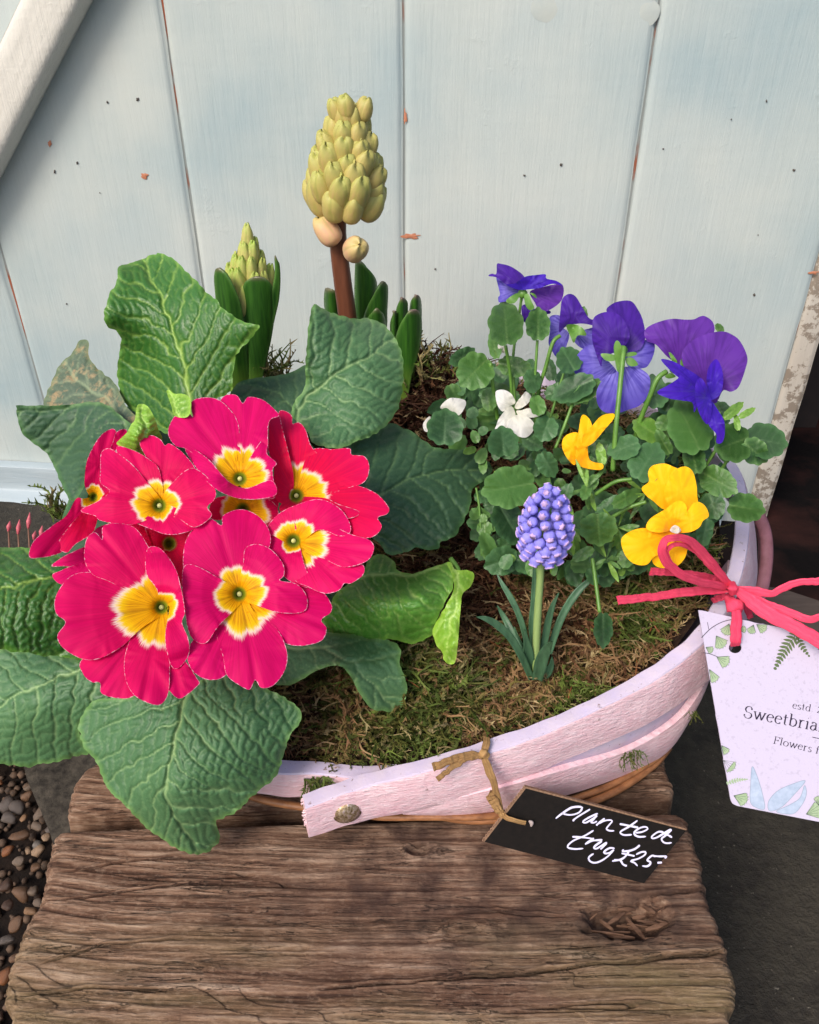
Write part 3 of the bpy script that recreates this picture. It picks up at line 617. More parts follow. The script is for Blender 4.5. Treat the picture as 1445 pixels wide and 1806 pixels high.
# bolt
bp = (UZ(603, 1443, .030)); nb = np.array([.18, -.93, .30]); nb /= np.linalg.norm(nb)
ii = np.argmin(np.abs(cR[:, 0] - bp[0]) + (cR[:, 1] > .4) * 9); nb = oR[ii] * .985 + np.array([0, 0, .17]); nb /= np.linalg.norm(nb); face = cR[ii] + oR[ii] * .0102; bc = face.copy(); bc[2] = cR[ii][2] - .0150
X_ = np.cross(nb, [0, 0, 1]); X_ /= np.linalg.norm(X_); Y_ = np.cross(X_, nb)
pr = [(0, .0022), (.0035, .0020), (.0055, .0014), (.0067, .0005), (.0069, -.0004), (.0082, -.0006), (.0084, -.0014)]
a = np.linspace(0, 2 * np.pi, 32, endpoint=False); V = np.concatenate([bc + nb * z + r * (np.cos(a)[:, None] * X_ + np.sin(a)[:, None] * Y_) for r, z in pr])
boltm = M('bolt_metal', .38, .6); boltm.b.inputs['Metallic'].default_value = .75; nn_ = boltm.noise(boltm.co('Object'), 420, 4, .7); boltm.col(boltm.ramp(nn_, [(.35, '#5c4630'), (.5, '#b59f7d'), (.62, '#dcc8c8')])); boltm.bump(nn_, .0008, .7)
mk('bolt', V, grid_faces(len(pr), 32, True), boltm.m, trug)
# frayed saw-cut end of the rim strip: splinters of paint
for i in range(16):
    f = i / 15; c0 = cR[0] + oR[0] * R.uniform(.001, .0088) - np.array([0, 0, 1]) * (.001 + f * .019); d = (cR[0] - cR[3]); d /= np.linalg.norm(d)
    P = [c0 - d * .002, c0 + d * R.uniform(.0004, .0016), c0 + d * .001 + np.array([0, 0, -.0016])]
    tubeo('frayed_fibre', P, [.0006, .0005, .0002], pink, rim, 4)

# ================================================================== MOSS AND SOIL
mctl = [(600, 1335, .042), (760, 1300, .054), (900, 1260, .058), (1150, 1150, .083), (1000, 1100, .078), (850, 1050, .08), (700, 1200, .062), (560, 1250, .053), (900, 800, .105), (760, 672, .143), (1200, 900, .105), (470, 672, .128), (300, 900, .09), (300, 1150, .065), (1250, 1000, .10), (1150, 760, .12)]
mf = tps([(*UZ(x, y, z)[:2], z) for x, y, z in mctl])
def moss_h(x, y):
    a = np.arctan2(y - CT[1], x - CT[0]); r = np.hypot(x - CT[0], y - CT[1]); rr, zz = rim_at(a)
    f = np.clip((r / rr - .84) / .13, 0, 1); base = mf(x, y) + .042 * (fbm(x * 34, y * 34, 77, 2) - .5) + .010 * (fbm(x * 90, y * 90, 78, 2) - .5)
    return base * (1 - f) + (.4 * np.minimum(base, zz - .003) + .6 * (zz - .006)) * f, r / rr
n, m_ = 60, 160; fr = np.linspace(0, .965, n)[:, None]; a = np.linspace(-np.pi, np.pi, m_, endpoint=False)[None]; rr, zz = rim_at(a)
X = CT[0] + rr * fr * np.cos(a); Y = CT[1] + rr * fr * np.sin(a); Z, _ = moss_h(X, Y)
tag(mk('potting_soil', np.stack([X, Y, Z - .0035], -1).reshape(-1, 3), grid_faces(n, m_, True), mat_simple('potting_soil', '#1b120c', '#32231a', 260, .9, .2, .002)), 'dark damp potting soil filling the trug under the moss', 'soil', kind='stuff')
mossm = M('moss_strands', .7, .25); h_ = mossm.attr('hue'); v_ = mossm.attr('val')
b = mossm.ramp(h_, [(0, '#45291a'), (.18, '#775338'), (.38, '#9a7a54'), (.52, '#66602e'), (.75, '#465422'), (1, '#6f8038')]); b = mossm.mix(v_, b, '#c0a87c'); mossm.col(b); mossm.trans(.15); mossm = mossm.m
tmpl = []
for k in range(8):
    L = 9; t = np.linspace(0, 1, L); bend = R.uniform(-.5, .5); P = np.stack([t, bend * t**2 + .08 * np.sin(t * 7 + k), .35 * np.sin(t * 2.4) * R.uniform(.3, 1)], -1)
    vs, fc = [], []; V_, A_, B_ = tube(P, np.linspace(.042, .014, L), 3, False); vs.append(V_); fc.append(np.concatenate([A_[:, [0, 1, 2]], A_[:, [0, 2, 3]]]))
    nl = 26 if k < 5 else 4
    for i in range(nl):
        u = R.uniform(.08, 1); p = np.array([np.interp(u, t, P[:, c]) for c in range(3)]); an = R.uniform(0, 6.28); ln = R.uniform(.10, .22) * (1.15 - .5 * u) * (1 if k < 5 else 1.8)
        d = np.array([.75, math.cos(an), math.sin(an) * .8 + .15]); d /= np.linalg.norm(d); s_ = np.cross(d, [.3, .2, 1]); s_ /= np.linalg.norm(s_)
        vs.append(np.array([p + s_ * .036, p - s_ * .036, p + d * ln])); fc.append(np.array([[0, 1, 2]]))
    tmpl.append(merge(list(zip(vs, fc))))
def strands(name, pos, Ls, hue, val, mat, parent=None, flat_=.5, dirs=None):
    Vs, Fs, hs, vl, o = [], [], [], [], 0
    for i in range(len(pos)):
        tv_, tf_ = tmpl[R.randint(len(tmpl)) if hue[i] > .45 else R.choice([0, 2, 5, 6, 7])]
        if dirs is None:
            a = R.uniform(0, 6.28); e = R.uniform(-.25, flat_ * 1.6)
        else: a, e = dirs[i]
        x = np.array([math.cos(a) * math.cos(e), math.sin(a) * math.cos(e), math.sin(e)]); y = np.cross([0, 0, 1], x); y /= np.linalg.norm(y) + 1e-9; z = np.cross(x, y); rl = R.uniform(0, 6.28) if R.rand() < .3 else 0
        y2 = y * math.cos(rl) + z * math.sin(rl); z2 = -y * math.sin(rl) + z * math.cos(rl)
        Vs.append((tv_ @ np.stack([x, y2, z2])) * Ls[i] + pos[i]); Fs.append(tf_ + o); o += len(tv_); hs.append(np.full(len(tv_), hue[i])); vl.append(np.full(len(tv_), val[i]))
    return mk(name, np.concatenate(Vs), np.concatenate(Fs), mat, parent, attrs={'hue': np.concatenate(hs), 'val': np.concatenate(vl)}, smooth=False)
N = 16500; a = R.uniform(-np.pi, np.pi, N * 2); f = np.sqrt(R.uniform(0, 1, N * 2)) * .945; rr, _ = rim_at(a); X = CT[0] + rr * f * np.cos(a); Y = CT[1] + rr * f * np.sin(a)
vis = (Y < .50) & (X > -.09) | (Y >= .48); vis |= R.rand(N * 2) < .12; X, Y = X[vis][:N], Y[vis][:N]; Z, f = moss_h(X, Y); N = len(X)
hu = np.clip(.40 + 2.6 * (fbm(X * 30, Y * 30, 91, 3) - .52) + R.normal(0, .10, N) + .16 * np.clip((X - .04) / .1, -1, 1), 0, 1)
tag(strands('moss', np.stack([X, Y, Z - .001 + R.uniform(-.002, .004, N)], -1), R.uniform(.009, .026, N) * np.where(f > .84, .55, 1), hu, np.where(R.rand(N) < .16, R.uniform(.2, .8, N), 0), mossm), 'matted green and brown moss dressing the surface of the trug', 'moss', kind='stuff')
# moss sprigs trailing over the rim and out of the gaps
tr_m = [(560, 1350, .044, .022), (548, 1358, .043, .02), (575, 1354, .045, .02), (1105, 1312, .040, .013), (1118, 1308, .040, .013), (1216, 1240, .050, .010)]
pos = np.array([UZ(x + R.uniform(-8, 8), y, z) - np.array([0, .006, 0]) for x, y, z, l in tr_m for _ in range(7)]); Ls = np.array([l * R.uniform(.5, .9) for x, y, z, l in tr_m for _ in range(7)])
tag(strands('moss_tuft', pos, Ls, np.full(len(pos), .72) + R.uniform(-.15, .15, len(pos)), np.zeros(len(pos)), mossm, None, dirs=[(R.uniform(-2.6, -.6), R.uniform(-1.3, -.1)) for _ in pos]), 'green moss sprigs trailing over the trug rim and out of its gaps', 'moss', kind='stuff')
# upright moss wisps at the back edge
bk = [(490, 662), (480, 668), (500, 660), (470, 665), (750, 668), (735, 660), (775, 655), (800, 655), (720, 672), (760, 650), (700, 670), (110, 905), (105, 912)]
pos = np.array([(UZ(x + R.uniform(-14, 14), y + R.uniform(-4, 12), .15 if x > 200 else .10)) for x, y in bk for _ in range(8)])
tag(strands('moss_wisp', pos, R.uniform(.012, .032, len(pos)), np.clip(R.normal(.85, .15, len(pos)), 0, 1), np.where(R.rand(len(pos)) < .4, .4, 0), mossm, None, dirs=[(R.uniform(0, 6.28), R.uniform(.3, 1.4)) for _ in pos]), 'thin upright moss wisps along the back edge of the trug', 'moss', kind='stuff')
# brown conifer needles and twigs on the moss
twm = mat_simple('dead_needle', '#9a5f38', '#6a3f26', 200, .6)
Vs = []
for i in range(240):
    a0 = R.uniform(-np.pi, np.pi); rr_, _ = rim_at(np.array([a0])); f0 = math.sqrt(R.rand()) * .93; x = CT[0] + rr_[0] * f0 * math.cos(a0); y = CT[1] + rr_[0] * f0 * math.sin(a0)
    if y > .47 and R.rand() < .6: continue
    z = float(moss_h(np.array([x]), np.array([y]))[0][0]) + .003; b0 = R.uniform(0, 6.28); L = R.uniform(.008, .022); d = np.array([math.cos(b0), math.sin(b0), R.uniform(-.15, .4)]); s_ = np.array([-d[1], d[0], .3]) * R.uniform(-.15, .15)
    P = [np.array([x, y, z]) + d * L * t + s_ * L * t * t for t in (0, .35, .7, 1)]; V_, A_, B_ = tube(P, [.0005, .0006, .0005, .0002], 4, False); Vs.append((V_, A_))
tag(mk('needle_litter', *merge(Vs), twm), 'rusty brown needles and bits of twig scattered on the moss', 'needles', kind='stuff')
# ================================================================== SHEETS (leaves and petals): traced outline -> own depths -> real surface
def sheet(name, outline, dctl, mat, parent, step=3.4, hf=None, attrs=None, jag=0, seed=0, n=6, holes=(), ruf=0.0, keep=False, thick=0.0):
    V, T, B = cdt(outline, step, holes, jag, seed, n, keep)
    d = tps(dctl)(V[:, 0], V[:, 1]) if not callable(dctl) else dctl(V[:, 0], V[:, 1])
    e = dist(V, B)
    if ruf:
        rr = np.exp(-e / 14.0); th = np.arctan2(V[:, 1] - B[:, 1].mean(), V[:, 0] - B[:, 0].mean())
        d = d + ruf * rr * (vn(th * 3.2 + seed, seed, seed) + .5 * vn(th * 8 + seed, seed + 3, seed) - .75)
    at = {'edge': e}
    if hf is not None:
        h, ex = hf(V, e); d = d - h; at.update(ex)
    if attrs: at.update(attrs(V, e))
    P = U(V[:, 0], V[:, 1], d)
    o = mk(name, P, T.astype(int), mat, parent, attrs=at)
    if thick:
        m = o.modifiers.new('thickness', 'SOLIDIFY'); m.thickness = thick; m.offset = -1
    return o
def veins(mid, nl=8, ang=48, width=150, cell=13, amp0=.0014, vw=1.3, seed=0, mw=2.4, rec=.5, curl=.0016):
    """pinnate, puckered primrose leaf: lateral veins off a traced midrib, domed cells between"""
    Mi = spline(mid, 12); Mi = resamp(Mi, 80); T = np.gradient(Mi, axis=0); T /= np.linalg.norm(T, axis=1)[:, None]; L = np.linalg.norm(np.diff(Mi, axis=0), axis=1).sum()
    ct = 1 / math.tan(math.radians(ang))
    # extend the midrib at both ends
    Mx = np.r_[Mi[:1] - T[:1] * 90, Mi, Mi[-1:] + T[-1:] * 90]; 
    def f(V, e):
        W0 = V; V = V + np.stack([fbm(V[:, 0] / 26, V[:, 1] / 26, seed + 31, 2) - .5, fbm(V[:, 0] / 26 + 9, V[:, 1] / 26, seed + 32, 2) - .5], -1) * np.clip(e / 10, 0, 1)[:, None] * 15; best = np.full(len(V), 1e9); s = np.zeros(len(V)); t = np.zeros(len(V)); acc = -90.0
        for i in range(len(Mx) - 1):
            a, b = Mx[i], Mx[i + 1]; ab = b - a; l = np.linalg.norm(ab); ab = ab / l; r = V - a; u = np.clip(r @ ab, 0, l); p = r - u[:, None] * ab; dd = np.linalg.norm(p, axis=1); k = dd < best
            best[k] = dd[k]; s[k] = acc + u[k]; t[k] = (r[k, 0] * ab[1] - r[k, 1] * ab[0]); acc += l
        sp = L / nl; at_ = np.abs(t); side = (t > 0)
        s2 = s + 11 * (fbm(V[:, 0] / 38, V[:, 1] / 38, seed) - .5) * 2
        ph = (s2 - at_ * ct * (1 - .22 * np.clip(at_ / width, 0, 1.5))) / sp + np.where(side, .37, 0) + 20
        k = np.floor(ph); fr = ph - k; dl = np.minimum(fr, 1 - fr) * sp * math.sin(math.radians(ang))
        # cross veins between laterals
        jit = hsh(k.astype(np.int64), side.astype(np.int64), seed + 5)
        c1 = (at_ + 10 * (fbm(V[:, 0] / 15, V[:, 1] / 15, seed + 2) - .5)) / cell + jit * 3; k1 = np.floor(c1)
        bend = .35 * np.sin(fr * np.pi); c1 = c1 + bend; k1 = np.floor(c1); f1 = c1 - k1; dc = np.minimum(f1, 1 - f1) * cell
        # split each cell once more along the lateral
        sub = (hsh(k1.astype(np.int64) + 50, k.astype(np.int64), seed + 9) > .38); fx = .35 + .3 * hsh(k1.astype(np.int64), k.astype(np.int64) + 7, seed + 11)
        ds = np.where(sub, np.abs(fr - fx) * sp * .9, 99)
        dm = at_
        near = np.minimum(np.minimum(dl, dc * .95 + .6), ds + .6); dome = np.clip(near / (cell * .42), 0, 1); dome = np.sin(dome * np.pi / 2)**.8
        amp = amp0 * .8; h = amp * dome * np.clip(e / 6, .25, 1) * np.clip(dm / 6, .15, 1)
        h = h - amp * rec * np.exp(-(dl / 3.0)**2) - amp * 1.1 * np.exp(-(dm / 4.5)**2)
        fade = np.clip(1.15 - at_ / (width * 1.1), .25, 1)
        v = np.exp(-(dm / (mw * np.clip(1.25 - s / L * .9, .3, 1.3)))**2) + .72 * fade * np.exp(-(dl / vw)**2) + .22 * np.exp(-(np.minimum(dc, ds) / (vw * .7))**2)
        h = h + curl * np.clip(1 - e / 16, 0, 1)**2 * (vn(s / 17 + seed, at_ * 0 + side, seed + 8) - .5) * 2
        return h, {'vein': np.clip(v, 0, 1), 'tone': np.clip(.0 + s / L * .25 + .25 * (fbm(V[:, 0] / 60, V[:, 1] / 60, seed + 3) - .5), 0, 1)}
    return f
LF_bright = mat_leaf('primrose_leaf_green', '#1b4512', '#2b601e', '#4e8832', '#a4c25c', '#6a9a3c', .40)
LF_blue = mat_leaf('primrose_leaf_blue_green', '#2a4f2c', '#447146', '#73996a', '#a0bd80', '#7aa454', .48, .4)
LF_dark = mat_leaf('primrose_leaf_dark', '#203f28', '#34573a', '#527454', '#74935f', '#568244', .50, .4)
LF_lime = mat_leaf('young_primrose_leaf', '#4f7e20', '#76a82c', '#9bc83e', '#c0dc7a', '#a6cf4a', .36)
LF_fresh = mat_leaf('fresh_primrose_leaf', '#2d6a1e', '#478a2c', '#86b94c', '#b9d87a', '#8fbf4a', .36)
LF_dry = mat_leaf('browning_primrose_leaf', '#33493c', '#4b6353', '#7c8468', '#93a07c', '#6f7f55', .55, .35, blot='#a08a66')
SX = (W / 2, H / 2)
prim = thing('primrose', 'magenta primrose with yellow star centres and broad crinkled leaves', 'primrose', UZ(330, 1080, .07))
z1 = lambda p: q(3.141, 0, 420, p); z3 = lambda p: q(3.44, 480, 700, p); z6 = lambda p: q(2, 0, 1100, p); zt = lambda p: q(3.169, 360, 150, p); zj = lambda p: q(2.737, 0, 820, p)
# A  tall upper-left leaf
sheet('leaf', z1([(865, 85), (770, 122), (690, 145), (655, 165), (650, 235), (615, 300), (580, 400), (592, 488), (650, 515), (676, 570), (660, 640), (655, 780), (672, 880), (740, 960), (860, 1060), (1000, 1070), (1150, 960), (1210, 890), (1280, 845), (1290, 760), (1310, 650), (1380, 565), (1438, 488), (1340, 462), (1250, 400), (1190, 335), (1130, 282), (1060, 210), (1000, 150), (945, 105)]),
      [(315, 740, .475), (335, 640, .470), (295, 540, .475), (260, 460, .50), (190, 560, .47), (215, 620, .500), (212, 690, .515), (235, 725, .51), (455, 575, .455), (410, 640, .47), (400, 700, .475), (345, 500, .475)],
      LF_bright, prim, hf=veins(z1([(1060, 1010), (1040, 880), (1005, 680), (935, 420), (800, 140)]), 7, 40, 150, 11, .0017, 1.5, 3, 3.0), jag=2.2, seed=1, ruf=.004, step=3.0)
# B  left leaf: browned upper flap, then the lower fold in front
sheet('leaf', z1([(250, 935), (252, 880), (290, 790), (340, 690), (400, 640), (445, 568), (492, 575), (492, 650), (540, 720), (640, 810), (700, 930), (760, 1000), (740, 1080), (640, 1080), (500, 1000), (380, 950)]),
      [(80, 715, .53), (140, 605, .55), (160, 640, .535), (230, 740, .50), (160, 720, .515)], LF_dry, prim, hf=veins(z1([(740, 1090), (690, 1010), (600, 900), (520, 865), (400, 760), (350, 690)]), 6, 50, 80, 10, .0014, 1.6, 12, 3.2), jag=1.5, seed=2, ruf=.004)['label'] = 'browned, drying flap of leaf'
sheet('leaf', z1([(92, 945), (110, 928), (250, 928), (400, 922), (520, 905), (600, 930), (700, 1010), (760, 1080), (700, 1200), (560, 1260), (480, 1360), (420, 1450), (385, 1448), (345, 1370), (300, 1270), (255, 1190), (180, 1130), (118, 1065)]),
      [(30, 720, .50), (50, 760, .505), (120, 720, .505), (200, 720, .49), (230, 780, .475), (125, 875, .50), (90, 810, .515), (170, 780, .49)], LF_dark, prim, hf=veins(z1([(740, 1090), (640, 950), (500, 910), (300, 960), (110, 960)]), 7, 42, 130, 12, .0016, 1.3, 13, 2.4), jag=1.5, seed=3, ruf=.003)
# C  right upper leaf and D behind it
sheet('leaf', [(405, 705), (420, 676), (445, 668), (480, 664), (515, 656), (545, 645), (560, 690), (545, 745), (500, 770), (430, 745)], [(410, 690, .50), (480, 664, .52), (545, 650, .515), (500, 760, .49)], LF_dark, prim, hf=veins([(550, 780), (510, 710), (440, 680)], 5, 50, 60, 12, .0012, 1.2, 14, 2), jag=1, seed=4)
sheet('leaf', [(551, 540), (570, 545), (600, 557), (628, 563), (652, 562), (676, 571), (695, 592), (707, 617), (712, 655), (710, 686), (704, 716), (694, 733), (680, 751), (654, 770), (631, 777), (612, 786), (598, 791), (580, 789), (556, 784), (547, 772), (538, 752), (515, 735), (522, 705), (537, 686), (540, 642), (543, 592)],
      [(551, 540, .480), (600, 557, .495), (650, 562, .515), (712, 655, .50), (700, 725, .49), (590, 790, .460), (535, 750, .475), (530, 700, .485), (540, 620, .475), (620, 660, .480), (660, 620, .492), (640, 730, .472)],
      LF_blue, prim, hf=veins([(522, 745), (540, 700), (585, 668), (632, 640), (690, 600)], 6, 52, 110, 13, .0019, 1.3, 15, 2.4), jag=1.8, seed=5, ruf=.005, step=3.0)
# E  dark right leaf
sheet('leaf', z3([(430, 330), (500, 265), (600, 220), (720, 160), (800, 190), (870, 225), (930, 270), (1010, 312), (1180, 325), (1290, 370), (1338, 440), (1290, 500), (1215, 562), (1208, 640), (1162, 760), (1100, 850), (1022, 880), (1012, 915), (940, 932), (880, 908), (830, 940), (760, 955), (700, 950), (640, 880), (560, 800), (430, 600), (400, 450)]),
      [(610, 780, .475), (690, 745, .505), (780, 790, .51), (868, 828, .525), (830, 880, .505), (775, 960, .480), (690, 975, .475), (650, 880, .468), (740, 860, .487), (600, 850, .47)],
      LF_dark, prim, hf=veins(z3([(500, 680), (660, 585), (820, 510), (1010, 455), (1200, 440), (1330, 440)]), 7, 50, 130, 14, .0014, 1.2, 16, 2.0, rec=.8), jag=1.8, seed=6, ruf=.005)
# G  leaf under the front flowers, right
sheet('leaf', z6([(940, 200), (900, 100), (1000, 40), (1100, 30), (1250, 40), (1400, 70), (1412, 150), (1438, 220), (1424, 285), (1392, 310), (1350, 308), (1308, 298), (1262, 235), (1240, 190), (1195, 148), (1120, 165), (1060, 200), (1010, 218)]),
      [(480, 1160, .452), (560, 1130, .450), (650, 1130, .455), (712, 1200, .452), (690, 1254, .458), (620, 1180, .432), (597, 1173, .428), (510, 1208, .445)], LF_blue, prim, hf=veins(z6([(900, 90), (1060, 80), (1180, 110), (1300, 200), (1390, 290)]), 6, 46, 80, 12, .0013, 1.2, 17, 2), jag=1.8, seed=7, ruf=.003)
# F  pale curled leaf, body and turned-up tip
sheet('leaf', z3([(540, 1080), (590, 980), (660, 955), (740, 1000), (762, 1052), (842, 1075), (900, 1058), (960, 1038), (1040, 1012), (1075, 1005), (1100, 1060), (1096, 1150), (1070, 1210), (1010, 1330), (975, 1435), (900, 1486), (830, 1496), (720, 1470), (640, 1490), (560, 1500), (490, 1518), (440, 1482), (390, 1460), (300, 1478), (290, 1400), (330, 1300), (400, 1180)]),
      [(650, 980, .488), (700, 1005, .480), (760, 1002, .472), (795, 1000, .464), (790, 1050, .445), (765, 1115, .452), (720, 1132, .462), (620, 1142, .468), (570, 1125, .468), (600, 1050, .450), (650, 1050, .436), (700, 1065, .430), (745, 1050, .432)],
      LF_fresh, prim, hf=veins(z3([(520, 1100), (620, 1075), (720, 1072), (850, 1085), (960, 1045), (1075, 1010)]), 8, 62, 120, 13, .0020, 1.2, 18, 2.4), jag=1.6, seed=8, ruf=.003, step=3.0)
sheet('leaf_tip', z3([(1062, 1010), (1085, 1003), (1110, 1045), (1150, 1052), (1190, 1052), (1226, 1080), (1205, 1150), (1155, 1200), (1140, 1330), (1132, 1450), (1112, 1605), (1075, 1622), (1040, 1590), (1036, 1556), (1000, 1505), (974, 1430), (1000, 1360), (1040, 1290), (1080, 1220), (1104, 1160), (1096, 1090)]),
      [(790, 995, .460), (833, 1012, .458), (810, 1060, .440), (765, 1120, .444), (800, 1165, .440), (812, 1100, .438), (795, 1140, .432)], LF_lime, prim, hf=veins(z3([(1100, 1020), (1130, 1150), (1075, 1400), (1080, 1610)]), 7, 45, 40, 10, .0009, 1.1, 19, 1.8), jag=1.2, seed=9, ruf=.002)['label'] = 'pale lime underside of the curled leaf tip'
# J, I  left leaves
sheet('leaf', zj([(-190, 420), (-80, 392), (0, 396), (60, 400), (140, 402), (215, 418), (300, 450), (400, 560), (450, 760), (420, 930), (330, 930), (260, 920), (210, 925), (150, 908), (60, 900), (0, 888), (-90, 880), (-200, 840)]),
      [(-50, 980, .45), (0, 965, .47), (70, 970, .465), (140, 1040, .44), (100, 1155, .44), (0, 1145, .42), (40, 1030, .435), (-50, 1130, .42)], LF_bright, prim, hf=veins(zj([(430, 610), (270, 545), (120, 565), (0, 610), (-150, 700)]), 7, 50, 110, 13, .0021, 1.3, 20, 2.2), jag=1.6, seed=10, ruf=.003)
sheet('leaf', z6([(-160, 120), (0, 88), (120, 95), (200, 108), (310, 140), (400, 190), (400, 300), (340, 340), (290, 345), (284, 400), (312, 455), (265, 468), (200, 490), (150, 492), (100, 506), (40, 500), (-20, 490), (-150, 460)]),
      [(-40, 1150, .47), (60, 1150, .465), (150, 1180, .45), (180, 1250, .45), (150, 1330, .475), (50, 1350, .475), (-50, 1330, .47), (70, 1240, .445)], LF_blue, prim, hf=veins(z6([(390, 120), (290, 155), (150, 212), (0, 285), (-100, 330)]), 7, 58, 150, 15, .0016, 1.3, 21, 2.4), jag=2.0, seed=11, ruf=.004, step=3.0)
# H  big front leaf, drooping over the rim
sheet('leaf', z6([(660, 215), (520, 240), (440, 262), (380, 262), (330, 275), (285, 330), (280, 380), (300, 440), (350, 500), (366, 560), (430, 632), (470, 670), (530, 732), (590, 772), (650, 806), (700, 812), (752, 792), (777, 755), (763, 700), (800, 680), (832, 665), (900, 600), (970, 540), (1000, 470), (1022, 400), (1062, 340), (1052, 292), (980, 250), (900, 205), (780, 180)]),
      [(330, 1210, .420), (200, 1235, .425), (142, 1280, .435), (530, 1260, .425), (500, 1350, .425), (300, 1300, .405), (310, 1400, .402), (185, 1390, .425), (240, 1450, .428), (350, 1500, .442), (385, 1470, .440), (420, 1400, .415), (430, 1290, .408), (260, 1340, .410)],
      LF_blue, prim, hf=veins(z6([(700, 190), (665, 250), (630, 360), (600, 470), (590, 600), (640, 700), (700, 800)]), 8, 50, 190, 15, .0020, 1.4, 22, 3.0), jag=2.2, seed=12, ruf=.004, step=3.0)
# small curled young leaves
sheet('young_leaf', z1([(648, 1142), (670, 1110), (705, 1075), (728, 1030), (748, 1005), (760, 930), (785, 918), (815, 928), (842, 965), (862, 1010), (878, 1060), (900, 1110), (880, 1180), (790, 1220), (720, 1170)]),
      [(207, 785, .43), (245, 720, .425), (262, 740, .418), (240, 770, .412), (280, 780, .43)], LF_lime, prim, hf=veins(z1([(780, 1200), (800, 1080), (800, 980), (790, 925)]), 9, 75, 30, 9, .0016, 1.0, 23, 1.6), seed=13, step=2.6)
sheet('young_leaf', z1([(924, 850), (940, 842), (965, 862), (1010, 862), (1048, 880), (1060, 930), (1040, 990), (970, 985), (950, 930)]), [(295, 690, .44), (330, 700, .435), (315, 730, .430)], LF_lime, prim, hf=veins(z1([(1000, 990), (970, 920), (935, 850)]), 5, 60, 22, 9, .0012, 1.0, 24, 1.4), seed=14, step=2.6)
# shaded leaves behind, closing the rosette
for k, (pts, dd, md) in enumerate([
    ([(180, 760), (260, 700), (360, 720), (430, 740), (520, 760), (590, 840), (610, 960), (590, 1060), (520, 1160), (440, 1200), (300, 1210), (180, 1180), (110, 1080), (100, 960), (130, 860)], .535, [(370, 900), (370, 1200)]),
    ([(600, 940), (680, 930), (720, 960), (700, 1010), (660, 1060), (600, 1060)], .515, [(600, 1000), (700, 970)])]):
    sheet('leaf', pts, [(pts[0][0], pts[0][1], dd + .02), (pts[4][0], pts[4][1], dd + .01), (pts[-1][0], pts[-1][1], dd)], LF_dark, prim, hf=veins(md, 6, 50, 120, 13, .0012, 1.2, 30 + k, 2), seed=30 + k, step=5)

# ------------------------------------------------------------------ primrose flowers
pet = M('primrose_petal', .58, .16); st_ = pet.attr('star'); ed = pet.attr('edge'); rd = pet.attr('rad'); pc_ = pet.attr('pc', True); hu_ = pet.attr('hue')
strk = pet.n('TexNoise'); strk.inputs['Scale'].default_value = 1.0; strk.inputs['Detail'].default_value = 3; pet.l(pc_, strk.inputs['Vector'])
fz = pet.noise(pc_, 3.3, 2, .6)
b = pet.mix(hu_, '#da0040', '#d2006a'); b = pet.mix(pet.mr(strk.outputs['Fac'], .38, .66, 0, .42), b, '#a80040'); b = pet.mix(pet.mr(rd, .55, 1.0, 0, .3), b, '#e00668')
sj = pet.math('ADD', st_, pet.mr(fz, .25, .75, -.09, .09))
b = pet.mix(pet.mr(sj, .00, .12, 1, 0), b, '#f4dfd2'); 
yel = pet.mix(pet.mr(strk.outputs['Fac'], .38, .66), '#f6b608', '#c98206'); yel = pet.mix(pet.mr(sj, -.30, -.02, 0, 1), yel, '#f9cf12')
yel = pet.mix(pet.mr(pet.attr('mid'), 0, .16, .75, 0), yel, '#a36a06')
b = pet.mix(pet.mr(sj, -.09, .02, 1, 0), b, yel)
b = pet.mix(pet.mr(pet.attr('rpx'), 11, 17, 1, 0), b, '#7e8a1c'); b = pet.mix(pet.mr(pet.attr('rpx'), 6, 11, .8, 0), b, '#3f4a10')
en = pet.noise(pet.co('Object'), 700, 2, .5)
b = pet.mix(pet.math('MULTIPLY', pet.mr(pet.math('ADD', ed, pet.mr(en, .3, .7, -.5, 1.3)), .1, 1.2, .75, 0), pet.mr(rd, .45, .6)), b, '#f3c6da')
pet.col(b); pet.bump(strk.outputs['Fac'], .0004, .3); pet.trans(.24); pet = pet.m
eye_m = mat_simple('flower_eye', '#8f9a30', '#6c7a20', 500, .5); pin_m = mat_simple('stigma', '#d5d28e', '#b9b56a', 500, .45)
